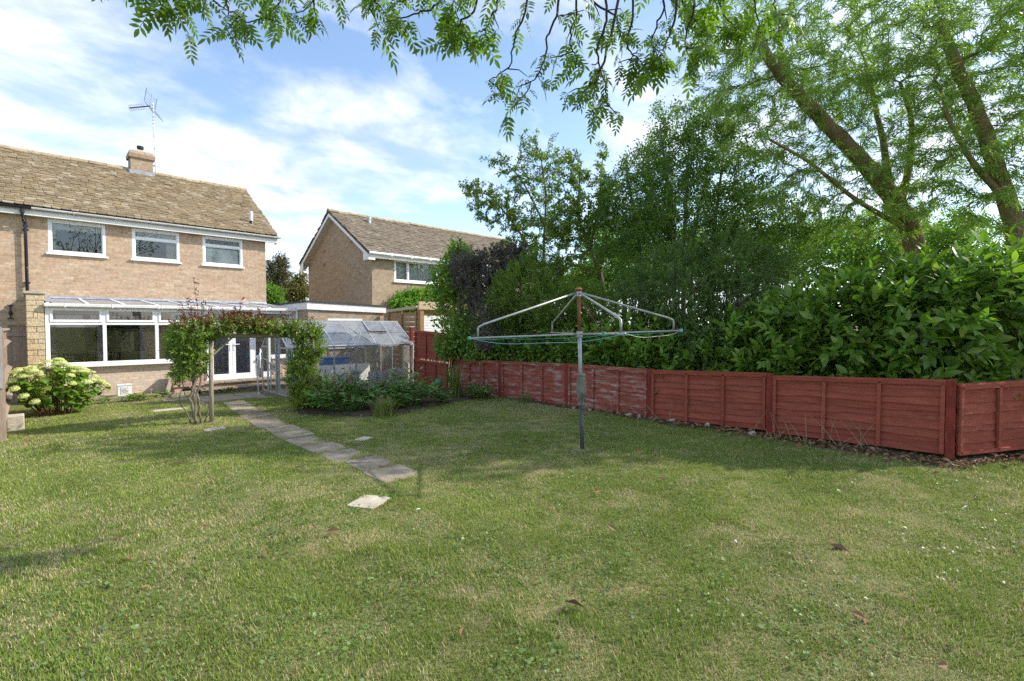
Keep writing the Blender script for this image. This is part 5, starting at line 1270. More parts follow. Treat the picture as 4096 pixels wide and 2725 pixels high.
laurel('tall upright cherry laurel bush rising over the stacked red panels', [E_(1800, 1230, 13.0, (.85, .9, 1.3)), E_(1850, 1330, 12.6, (.95, .9, .8)), E_(1770, 1130, 13.2, (.6, .6, .8)), E_(1830, 1060, 13.4, (.45, .45, .6)), E_(1790, 1390, 12.5, (.5, .55, .45)), E_(1930, 1400, 12.2, (.8, .7, .5))], 2200, .115, 103, length=.28, nleaf=9, clip=lambda P: P[:, 0] > 7.95 + .02 * P[:, 1], name='laurel_bush', cat='bush')
laurel('dark purple leaved elder shrub in front of the tall laurel', [E_(1900, 1120, 12.2, (.75, .7, .55)), E_(1850, 1060, 12.4, (.5, .5, .4)), E_(1985, 1080, 12.3, (.6, .6, .5)), E_(1960, 1260, 11.3, (.42, .4, .5)), E_(1940, 1360, 10.9, (.32, .32, .35)), E_(2040, 1050, 12.4, (.5, .5, .45))], 1250, .085, 104, length=.26, nleaf=13, mat_=L_elder, T=diamond_t(.34, .2), name='elder_shrub', cat='shrub', upb=.1, limit=0, clip=lambda P: P[:, 0] > 7.75)
laurel('grey green narrow leaved shrub between the elder and the clothes dryer', [E_(2110, 1180, 11.4, (.8, .8, .7)), E_(2230, 1240, 11.0, (.8, .7, .55)), E_(2060, 1230, 11.5, (.6, .6, .6)), E_(2350, 1230, 10.9, (.7, .7, .5)), E_(2150, 1090, 11.8, (.6, .6, .5))], 2600, .07, 105, length=.28, nleaf=15, mat_=L_plum, T=diamond_t(.28, .12), name='privet_shrub', cat='shrub', upb=.6, limit=0)
laurel('dense small leaved cotoneaster bush hanging over the fence between the laurels', [E_(2760, 1200, 9.0, (.75, .7, .75)), E_(2840, 1350, 8.6, (.62, .6, .5)), E_(2930, 1250, 8.7, (.7, .7, .7)), E_(2700, 1130, 9.4, (.8, .8, .8)), E_(2920, 1100, 9.2, (.8, .8, .8)), E_(2830, 1420, 8.3, (.5, .42, .3)), E_(2560, 1190, 9.8, (.6, .6, .6)), E_(3060, 1130, 9.2, (.7, .7, .6))], 5200, .038, 106, length=.22, nleaf=20, mat_=L_coton, T=SMALL, name='cotoneaster_bush', cat='bush', limit=0, upb=.15, inner=.5, clip=over)

# ---------------------------------------------------------------- trees beyond the fence
def tips_px(rng, blobs, n, shell=.0): return in_ellipsoids(rng, [(PD(px, py, d), r) for px, py, d, r in blobs], n, shell)
def ground_pt(px, depth, z=None):
    p = PD(px, 1302, depth); return np.array([p[0], p[1], float(gz(p[0], p[1]))])
def build_trees():
    r = np.random.default_rng(201)
    # two leaning willows
    g1 = ground_pt(3700, 9.6); t1 = [g1, PD(3662, 925, 9.4), PD(3560, 780, 9.2), PD(3430, 620, 9.0), PD(3260, 450, 8.8), PD(3120, 300, 8.6), PD(3040, 180, 8.4)]
    b1 = [PD(3560, 780, 9.2), PD(3540, 600, 9.5), PD(3500, 420, 9.7), PD(3460, 240, 9.9)]; b2 = [PD(3600, 830, 9.3), PD(3640, 650, 9.3), PD(3650, 480, 9.2), PD(3600, 330, 9.1)]; b3 = [PD(3640, 925, 9.3), PD(3420, 800, 8.9), PD(3230, 640, 8.5), PD(3080, 560, 8.2)]
    blobs = [(2950, 60, 8.8, (1.0, 1.0, .7)), (3000, 220, 8.6, (1.3, 1.3, 1.0)), (3250, 160, 8.8, (1.4, 1.5, 1.2)), (3480, 120, 9.3, (1.5, 1.6, 1.4)), (3300, 420, 8.9, (1.3, 1.3, 1.0)), (3560, 420, 9.3, (1.2, 1.3, 1.1)), (3050, 480, 8.6, (1.1, 1.1, .8)), (3420, 700, 9.0, (1.2, 1.2, .8)), (3680, 700, 9.3, (.9, 1.0, .9)), (3150, 700, 8.8, (1.0, 1.0, .6)), (2900, 330, 8.6, (.7, .7, .6)), (3420, 860, 9.2, (1.2, 1.2, .5)), (3200, 880, 9.2, (1.1, 1.1, .5)), (3580, 880, 9.4, (.9, .9, .5))]
    tips = tips_px(r, blobs, 1350, .15)
    make_tree('willow_tree', 'willow with a thick trunk leaning to the left over the laurel hedge', 'tree', [t1, b1, b2, b3], [(.2, .075), (.08, .03), (.075, .03), (.05, .02)], tips, r, twig_leaves(.012, .105, 1.3, .5, .28, 2, .2, .035), W_willow, L_willow, diamond_t(.15, .15), twig_r=.0026, step=.25, wander=.014, up=.15)
    g2 = ground_pt(4110, 8.6); t2 = [g2, PD(4075, 945, 8.4), PD(4020, 780, 8.3), PD(3950, 560, 8.2), PD(3890, 400, 8.1), PD(3810, 230, 8.0), PD(3760, 80, 7.9)]
    c1 = [PD(4020, 800, 8.3), PD(3880, 640, 8.1), PD(3790, 470, 8.0), PD(3760, 350, 7.9)]; c2 = [PD(4075, 945, 8.4), PD(4180, 700, 8.2), PD(4250, 450, 8.2), PD(4270, 200, 8.1)]
    blobs = [(3760, 150, 7.9, (1.2, 1.3, 1.1)), (3980, 200, 8.0, (1.3, 1.3, 1.3)), (4150, 300, 8.0, (1.2, 1.2, 1.3)), (3850, 480, 8.0, (1.0, 1.0, .9)), (4100, 620, 8.1, (1.1, 1.1, .9)), (3870, 760, 8.2, (.9, .9, .7)), (4300, 600, 8.2, (1.2, 1.2, 1.2)), (4250, 50, 8, (1.5, 1.5, 1.3)), (3720, 620, 8.3, (.7, .7, .6)), (4080, 850, 8.2, (.9, .9, .5))]
    tips = tips_px(r, blobs, 1150, .15)
    make_tree('willow_tree', 'second willow with a curved ridged trunk rising behind the brightest red panel', 'tree', [t2, c1, c2], [(.17, .07), (.06, .02), (.09, .03)], tips, r, twig_leaves(.012, .105, 1.3, .5, .28, 2, .2, .035), W_willow, L_willow, diamond_t(.15, .15), twig_r=.0026, step=.25, wander=.014, up=.15)
    # multi-stemmed hawthorns
    def thorn(label, stems, blobs, n, seed):
        rr = np.random.default_rng(seed); tr = []; rad = []
        for px, d, top in stems:
            g = ground_pt(px, d); tr.append([g, PD(px + rr.uniform(-8, 8), 1000, d), PD(px + (top[0] - px) * .5, (1000 + top[1]) / 2, d), PD(top[0], top[1], d)]); rad.append((.06, .015))
        tips = tips_px(rr, blobs, n, .15)
        make_tree('hawthorn_tree', label, 'tree', tr, rad, tips, rr, twig_leaves(.017, .05, .8, 1.1, .05, 4, .5, .065), W_grey, L_thorn, SMALL, twig_r=.0026, step=.2, wander=.025, up=.1)
    thorn('dark hawthorn with several pale upright stems beside the willow', [(2735, 10.5, (2760, 520)), (2700, 10.6, (2640, 500)), (2850, 10.4, (2900, 560)), (2760, 10.4, (2840, 640))],
          [(2790, 560, 10.6, (.9, .9, .9)), (2700, 700, 10.6, (1.0, 1.0, .9)), (2900, 700, 10.4, (1.1, 1.1, .8)), (2800, 880, 10.5, (1.3, 1.2, .8)), (3010, 850, 10.2, (1.1, 1.0, .7)), (2660, 480, 10.8, (.45, .45, .5)), (3100, 960, 10.2, (1.0, 1.0, .6)), (2880, 480, 10.6, (.7, .7, .6)), (2640, 900, 10.6, (.7, .7, .7))], 1250, 211)
    thorn('smaller hawthorn with red berries left of the dark one', [(2560, 11.6, (2500, 640)), (2620, 11.4, (2590, 600))],
          [(2540, 760, 11.6, (.9, .9, .8)), (2480, 900, 11.6, (.8, .8, .8)), (2600, 640, 11.4, (.6, .6, .6)), (2560, 1020, 11.4, (.9, .9, .8)), (2640, 820, 11.3, (.7, .7, .7))], 700, 212)
    # two light plum-like trees
    def plum(label, trunk, blobs, n, seed, trad, sz=.06):
        rr = np.random.default_rng(seed)
        make_tree('plum_tree', label, 'tree', trunk, trad, tips_px(rr, blobs, n, .1), rr, twig_leaves(.020, sz * 1.15, .75, .95, .2, 3, .5, .03), W_grey, L_plum, MID, twig_r=.0032, step=.22, wander=.02, up=.25)
    d = 13.0
    plum('airy plum tree with long wispy shoots beside the brown brick house', [[ground_pt(2165, d), PD(2170, 1170, d), PD(2175, 980, d), PD(2185, 780, d), PD(2165, 640, d)], [PD(2172, 1080, d), PD(2060, 900, d), PD(1960, 780, d), PD(1880, 760, d)], [PD(2178, 900, d), PD(2090, 720, d), PD(2010, 640, d)]],
         [(1990, 820, d, (.9, .8, .55)), (1880, 760, d, (.45, .4, .3)), (2150, 700, d, (.8, .8, .7)), (2120, 580, d, (.3, .3, .5)), (2060, 930, d, (.7, .7, .6)), (2230, 640, d, (.45, .45, .4)), (2010, 660, d, (.4, .4, .3)), (2170, 900, d, (.9, .9, .7)), (1930, 700, d, (.12, .12, .5)), (2215, 600, d, (.12, .12, .45))], 560, 221, [(.06, .015), (.035, .012), (.03, .012)])
    d = 12.2
    plum('plum tree with a slanting grey trunk behind the clothes dryer', [[ground_pt(2440, d), PD(2411, 1118, d), PD(2360, 1000, d), PD(2310, 870, d), PD(2320, 700, d)], [PD(2360, 1000, d), PD(2400, 800, d), PD(2410, 640, d)]],
         [(2330, 760, d, (.7, .7, .7)), (2290, 660, d, (.4, .4, .4)), (2400, 640, d, (.2, .2, .5)), (2360, 900, d, (.9, .9, .6)), (2260, 900, d, (.7, .7, .6)), (2420, 780, d, (.5, .5, .5)), (2300, 1050, d, (.9, .9, .5))], 480, 222, [(.075, .02), (.04, .012)], .065)
    # sunlit trees of the gardens behind
    rr = np.random.default_rng(231)
    for lab, px, d, blobs, n in (('sunlit yellow green tree seen through the hawthorn stems', 2500, 17.5, [(2480, 980, 17.5, (1.6, 1.6, 1.2)), (2600, 1100, 17.5, (1.6, 1.6, 1.0)), (2380, 1120, 17.3, (1.4, 1.4, .9))], 420),
                                 ('sunlit bushy tree behind the cotoneaster and dark hawthorn', 2850, 18.5, [(2850, 1000, 18.5, (1.9, 1.9, 1.0)), (3000, 1080, 18.3, (1.7, 1.7, .9)), (2730, 1100, 18.2, (1.5, 1.5, .9))], 420),
                                 ('sunlit tree behind the willow trunks', 3500, 17.0, [(3400, 980, 17, (1.8, 1.8, 1.1)), (3650, 960, 17, (1.8, 1.8, 1.1)), (3880, 980, 17, (1.8, 1.8, 1.0)), (3200, 1000, 17, (1.7, 1.7, 1.0))], 620),
                                 ('distant green tree beyond the plum trees', 2250, 24.0, [(2220, 1180, 24, (1.8, 1.8, 1.0)), (2340, 1160, 24, (1.8, 1.8, .9))], 300)):
        make_tree('garden_tree', lab, 'tree', [[ground_pt(px, d), PD(px, 1150, d), PD(px, 1020, d)]], [(.12, .04)], tips_px(rr, blobs, n, .2), rr, twig_leaves(.04, .12, .9, 1.0, .1, 5, .5, .12), W_bark, L_bright, MID, twig_r=.006, step=.3)
    # conifers and a shrub between the two houses
    for lab, px, d, blobs, n, lm in (('tall browning conifer between the two houses', 1110, 33, [(1110, 1090, 33, (.9, .9, 1.2)), (1090, 1150, 33, (1.3, 1.2, 1.0)), (1125, 1050, 33, (.4, .4, .7)), (1150, 1180, 33, (1.1, 1.0, .9))], 520, L_conif),
                                     ('golden brown conifer against the brown brick gable', 1200, 31, [(1200, 1165, 31, (.65, .7, .6)), (1190, 1130, 31, (.45, .4, .5)), (1215, 1120, 31, (.2, .2, .5)), (1160, 1190, 31, (.9, .8, .4))], 330, leafmat('gold_conifer', [(.17, .14, .03), (.22, .18, .04), (.13, .14, .03)], trans=.2)),
                                     ('bright green shrub at the brick house corner', 1085, 27, [(1085, 1180, 27, (.6, .6, .55)), (1075, 1210, 27, (.7, .6, .5))], 260, L_bright)):
        make_tree('conifer_tree' if 'conifer' in lab else 'garden_shrub', lab, 'tree' if 'conifer' in lab else 'shrub', [[ground_pt(px, d), PD(px, 1200, d), PD(px, 1080 if 'conifer' in lab else 1180, d)]], [(.14, .04)], tips_px(rr, blobs, n, .1), rr, twig_leaves(.045, .14, .7, 1.0, .3, 5, .5, .12), W_bark, lm, MID, twig_r=.008, step=.3)
    # utility pole glimpsed between the plum trees
    p = ground_pt(2143, 30); o = MB().tube([p, p + np.array([0, 0, 7.3])], [.13, .1], 8).build('utility_pole', W_dark, base=p); tag(o, 'dark utility pole glimpsed between the plum trees', 'pole')
    rr = np.random.default_rng(241); q = PD(1610, 1180, 21.6)
build_trees()
def wisteria():
    laurel('bright green wisteria trained along the brown brick house below its window', [((10.6, 16.95, 2.45), (.55, .22, .35)), ((11.2, 16.95, 2.62), (.55, .25, .42)), ((11.8, 16.95, 2.62), (.5, .25, .45)), ((12.4, 16.95, 2.5), (.5, .25, .4)), ((12.9, 16.95, 2.4), (.5, .25, .4))], 1100, .095, 301, length=.3, nleaf=9, mat_=leafmat('wisteria_leaf', [(.16, .32, .03), (.2, .38, .04), (.13, .26, .025), (.25, .42, .05)], trans=.4), T=MID, name='wisteria', cat='climber', limit=0, upb=-.25)
wisteria()

# ---------------------------------------------------------------- overhanging ash
def build_ash():
    rng = np.random.default_rng(301)
    base = np.array([4.6, -4.0, .05]); t = thing('ash_tree', 'ash tree whose drooping leafy branches hang into the top of the view', 'tree', base)
    crown = np.array([3.4, -1.2, 6.4])
    limbs = [[base, (4.5, -3.8, 2.2), (4.1, -3.0, 4.2), (3.4, -1.4, 5.6), (2.4, 1.2, 5.5), (1.4, 3.4, 5.0)],
             [(4.1, -3.0, 4.2), (4.4, -1.4, 5.6), (4.2, .6, 5.9), (3.6, 2.0, 5.5)],
             [(3.4, -1.4, 5.6), (1.6, .4, 5.6), (.2, 2.2, 5.3), (-.6, 4.0, 4.9)]]
    rad = [(.24, .04), (.12, .03), (.10, .025)]
    mb = MB()
    for l, (a, b) in zip(limbs, rad):
        l = np.array([np.array(q, float) for q in l]); k = len(l); s = np.linspace(0, k - 1, (k - 1) * 5 + 1); P = np.stack([np.interp(s, np.arange(k), l[:, i]) for i in range(3)], 1)
        for _ in range(2): P[1:-1] = (P[:-2] + 2 * P[1:-1] + P[2:]) / 4
        mb.tube(P, list(a + (b - a) * np.linspace(0, 1, len(P))), 10)
    mb.build('trunk', W_bark, t, smooth=True)
    LP = np.concatenate([np.stack([np.interp(np.linspace(0, len(l) - 1, 40), np.arange(len(l)), np.array([q for q in l], float)[:, i]) for i in range(3)], 1) for l in limbs])
    # hanging branchlets traced from the photograph (pixels of a 2357 wide copy), at 3.3 to 4.6 m
    K = 4096 / 2357
    tw = [([(335, -40), (345, 20), (385, 45)], 3.6), ([(250, -60), (290, 0), (300, 12)], 3.6), ([(545, -60), (510, 0), (520, 60), (575, 93)], 3.6), ([(480, -40), (500, 15), (470, 40)], 3.7), ([(640, -50), (650, 20), (640, 60)], 3.7), ([(720, -50), (730, 10), (715, 50)], 3.8),
          ([(860, -50), (880, 20), (850, 60)], 3.9), ([(1010, -60), (1020, 30), (960, 55), (910, 70)], 3.9), ([(1075, -50), (1100, 40), (1050, 90), (1030, 110)], 4.0), ([(1140, -70), (1150, 20), (1120, 90), (1095, 100)], 4.0), ([(1210, -60), (1215, 40), (1185, 110), (1175, 180), (1125, 210)], 4.0),
          ([(1270, -60), (1290, 40), (1260, 110), (1250, 180), (1200, 250)], 3.9), ([(1300, -60), (1330, 40), (1310, 120), (1330, 160)], 4.0), ([(1375, -60), (1400, 60), (1370, 140), (1395, 220), (1400, 270)], 3.8), ([(1395, 160), (1370, 215), (1330, 232)], 3.8),
          ([(1440, -60), (1460, 50), (1440, 130), (1470, 160)], 3.9), ([(1520, -60), (1530, 40), (1500, 110), (1505, 150)], 4.0), ([(1580, -60), (1600, 40), (1575, 120), (1590, 170)], 4.0), ([(1640, -60), (1660, 40), (1690, 100)], 4.1), ([(1560, 60), (1530, 130), (1520, 160)], 3.9), ([(1720, -60), (1740, 40), (1750, 100)], 4.2), ([(1100, -20), (1060, 30), (1035, 70)], 4.1), ([(1350, 20), (1420, 60), (1430, 110)], 4.1), ([(1480, -30), (1550, 30), (1620, 80)], 4.2), ([(1800, -60), (1780, 20), (1790, 60)], 4.2),
          ([(430, -50), (420, -10), (400, 30)], 3.7), ([(580, -50), (590, 0), (600, 30)], 3.8), ([(930, -40), (940, 10), (920, 30)], 4.0), ([(1600, -40), (1560, 10), (1590, 70), (1640, 90)], 4.2), ([(1660, -50), (1620, 0), (1560, 40)], 4.3)]
    leaves_at = []; wb = MB()
    for pts, dep in tw:
        P = np.array([PD(x * K, (y - (42 if pts[0][0] < 950 else 24)) * K, dep + .06 * i) for i, (x, y) in enumerate(pts)]); a = P[0]
        j = int(np.argmin(np.linalg.norm(LP - a - np.array([0, 0, .6]), axis=1))); root = LP[j]
        full = np.concatenate([[root, root * .5 + a * .5 + np.array([0, 0, .15])], P])
        k = len(full); s = np.linspace(0, k - 1, (k - 1) * 6 + 1); Q = np.stack([np.interp(s, np.arange(k), full[:, i]) for i in range(3)], 1)
        for _ in range(2): Q[1:-1] = (Q[:-2] + 2 * Q[1:-1] + Q[2:]) / 4
        Q[1:-1] += rng.normal(0, .007, Q[1:-1].shape)
        wb.tube(Q, list(np.linspace(.016, .0045, len(Q))), 6, cap=False)
        n = len(Q)
        for f in list(rng.uniform(.45, 1, 5)) + [1., 1., .98, .95, .92]:
            i = min(int(f * (n - 1)), n - 1)
            if rng.random() < .45:                      # short side twig with a tuft
                q = Q[i] + np.array([*rng.normal(0, .10, 2), rng.normal(-.03, .06)]); wb.tube([Q[i], (Q[i] + q) / 2 + rng.normal(0, .01, 3), q], [.006, .005, .0035], 4, cap=False)
                leaves_at += [q] * 4
            else: leaves_at += [Q[i]] * 2
    wb.build('twigs', W_dark, t, smooth=True, kind='stuff')
    # compound leaf: rachis with nine leaflets, hanging
    lv, lf = leaf_t(.36, .14, .12, 3); V = []; Fq = []
    def addleaf(p, d, up_, s):
        A, B, C = basis(np.array([d], float), np.array([up_], float)); n0 = len(V)
        for q in lv: V.append(np.array(p) + (A[0] * q[0] + B[0] * q[1] + C[0] * q[2]) * s)
        Fq.extend((lf + n0).tolist())
    for i in range(4):
        for sg in (-1, 1): addleaf((.28 + .17 * i, 0, -.05 * i * i * .3), (.55, sg * .8, -.12), (0, 0, 1), .36 - .02 * i)
    addleaf((.86, 0, -.16), (1, 0, -.35), (0, 0, 1), .36)
    n0 = len(V); V += [np.array(q) for q in ((0, -.008, 0), (0, .008, 0), (.9, .006, -.17), (.9, -.006, -.17))]; Fq.append([n0, n0 + 1, n0 + 2, n0 + 3])
    T = (np.array(V, float), np.array(Fq))
    P = np.array(leaves_at); n = len(P); az = rng.uniform(0, 2 * math.pi, n)
    d = norm(np.stack([np.cos(az), np.sin(az), rng.normal(-.95, .45, n)], 1)); N = norm(np.stack([np.cos(az), np.sin(az), np.full(n, .8)], 1) + rng.normal(0, .4, (n, 3)))
    A, B, C = basis(d, N, rng, .5); s = (.15 * np.exp(rng.normal(0, .28, n)))[:, None]
    # rest of the crown, above and beside the picture
    m = 380; cp = in_ellipsoids(rng, [((4.2, -2.2, 7.2), (2.2, 2.0, 1.6)), ((2.6, .6, 6.5), (2.0, 2.0, 1.0)), ((4.4, .6, 6.6), (1.8, 1.6, .9)), ((.8, 1.8, 5.9), (1.2, 1.4, .5))], m, .2)
    u, v, z = project(cp); cp = cp[~((u > -300) & (u < 4400) & (v > -120) & (z > 0))]; m = len(cp); az = rng.uniform(0, 2 * math.pi, m); d = norm(np.stack([np.cos(az), np.sin(az), rng.normal(-.5, .5, m)], 1)); A2, B2, C2 = basis(d, norm(rng.normal(0, .5, (m, 3)) + np.array([0, 0, 1]))); s2 = np.full((m, 1), .27)
    tm = MB()
    for q in cp[::6]:
        j = int(np.argmin(np.linalg.norm(LP - q, axis=1))); tm.tube([LP[j], (LP[j] + q) / 2 + np.array([0, 0, .1]), q], [.02, .012, .005], 4, cap=False)
    tm.build('branches', W_bark, t, kind='stuff')
    pieces(t, 'leaf', 'ashleaf', *T, np.concatenate([P, cp]), np.concatenate([A * s, A2 * s2]), np.concatenate([B * s, B2 * s2]), np.concatenate([C * s, C2 * s2]), L_ash, 300, 'crown')
build_ash()

# ---------------------------------------------------------------- climbing roses on the arch
def build_roses():
    rng = np.random.default_rng(401)
    def mass(label, base, ells, n, stems, red, yellow=0, seed=0, spikes=()):
        t = thing('climbing_rose', label, 'climber', base)
        P, A, B, C, P0, D0 = shoots(rng, ells, n, 12, .18, .05, upb=.15, inner=.8, leafang=1.1)
        k = len(P); hi = P[:, 2] + rng.normal(0, .12, k)
        isr = (hi > red); isy = rng.random(k) < yellow * np.clip((.75 - P[:, 2]) / .6, 0, 1)
        for msk, m_, nm in ((~isr & ~isy, L_rose, 'foliage'), (isr, L_roser, 'young_red_foliage'), (isy & ~isr, L_rosey, 'yellowing_foliage')):
            if msk.any(): joined(nm, *MID, P[msk], A[msk], B[msk], C[msk], m_, t, kind='stuff')
        for pts, r in stems: 
            Q = np.array(pts, float); s = np.linspace(0, len(Q) - 1, len(Q) * 4); q = np.stack([np.interp(s, np.arange(len(Q)), Q[:, i]) for i in range(3)], 1); q[1:-1] += rng.normal(0, .012, q[1:-1].shape); MB().tube(q, list(np.linspace(r, r * .6, len(q))), 7).build('stem', W_grey, t, smooth=True)
        PP = []; DD = []
        for a, b in spikes:
            a = np.array(a); b = np.array(b); pts = [a + (b - a) * s + np.array([.03 * math.sin(5 * s), 0, 0]) for s in np.linspace(0, 1, 6)]; MB().tube(pts, [.006, .006, .005, .004, .003, .002], 5).build('shoot', L_roser, t)
            for s in np.linspace(.12, 1, 9):
                for _ in range(5): PP.append(a + (b - a) * s + rng.normal(0, .012, 3)); DD.append(norm((b - a) * .4 + rng.normal(0, .6, 3) * np.linalg.norm(b - a)))
        if PP:
            PP = np.array(PP); A, B, C = basis(np.array(DD), norm(rng.normal(0, .4, PP.shape) + UP0)); joined('shoot_leaves', *diamond_t(.36, .2), PP, A * .06, B * .06, C * .06, L_roser, t, kind='stuff')
    y = 9.95
    # left-hand rose with woody stems, running along the beam
    ells = [((2.02, y, 1.42), (.34, .35, .24)), ((1.92, y, 1.18), (.28, .3, .28)), ((2.0, y, .92), (.2, .25, .2)), ((2.4, y, 1.55), (.35, .32, .13)), ((2.78, y, 1.58), (.35, .32, .12)), ((3.1, y, 1.55), (.3, .3, .11)), ((1.85, y, .72), (.16, .2, .10))]
    st = [([(2.05, 9.9, -.16), (1.95, 9.9, .3), (2.08, 9.92, .7), (2.05, 9.9, 1.3)], .026), ([(2.12, 9.95, -.16), (2.08, 9.95, .25), (2.0, 9.95, .6), (2.14, 9.95, 1.0), (2.1, 9.95, 1.4)], .02), ([(1.98, 10.05, -.16), (1.82, 10.0, .25), (1.86, 10.0, .55), (2.0, 10.0, 1.1)], .012), ([(2.18, 10.0, -.16), (2.3, 9.97, .3), (2.2, 9.95, .8), (2.38, 9.95, 1.3)], .011), ([(2.0, 9.9, -.16), (2.06, 9.86, .4), (2.16, 9.9, .9), (2.2, 9.9, 1.4)], .015)]
    sp = [((2.08, y, 1.5), (2.08, y, 2.36)), ((2.1, y, 1.5), (2.2, y, 1.95)), ((1.95, y, 1.5), (1.85, y, 1.92)), ((2.02, y, 1.5), (1.97, y, 2.0)), ((2.7, y, 1.6), (2.82, y, 2.02)), ((2.75, y, 1.6), (2.68, y, 1.86)), ((3.0, y, 1.58), (3.1, y, 1.86)), ((2.2, y, 1.55), (2.3, y, 1.85)), ((2.5, y, 1.6), (2.5, y, 1.82)), ((2.15, y, 1.5), (2.02, y, 1.85)), ((2.85, y, 1.6), (2.95, y, 1.8)), ((1.9, y, 1.3), (1.72, y, 1.62)), ((3.25, y, 1.55), (3.35, y, 1.72)), ((2.6, y, 1.6), (2.62, y, 1.78))]
    mass('climbing rose with tall dark red shoots on the left post and beam of the arch', (2.05, 9.95, -.16), ells, 1900, st, 1.64, 0, spikes=sp)
    ells = [((3.85, y, 1.47), (.42, .35, .14)), ((3.5, y, 1.52), (.35, .3, .10)), ((4.05, y, 1.15), (.26, .3, .26)), ((3.88, y, .8), (.25, .3, .25)), ((3.9, y, .45), (.30, .3, .28)), ((4.02, y, .1), (.36, .32, .25)), ((4.3, y + .1, .2), (.25, .25, .3))]
    st = [([(3.95, 9.95, -.16), (3.9, 9.95, .4), (3.95, 9.95, .9), (3.9, 9.95, 1.4)], .018), ([(4.0, 10.0, -.16), (4.05, 10.0, .5), (3.92, 10.0, 1.2)], .014), ([(3.9, 9.9, -.16), (3.84, 9.92, .5), (3.9, 9.9, 1.1)], .012)]
    sp = [((3.6, y, 1.5), (3.5, y, 1.78)), ((3.95, y, 1.5), (4.1, y, 1.72)), ((3.75, y, 1.52), (3.7, y, 1.76))]
    mass('leafy climbing rose with yellowing lower leaves on the right post of the arch', (3.95, 9.95, -.16), ells, 1900, st, 1.74, .65, spikes=sp)
build_roses()

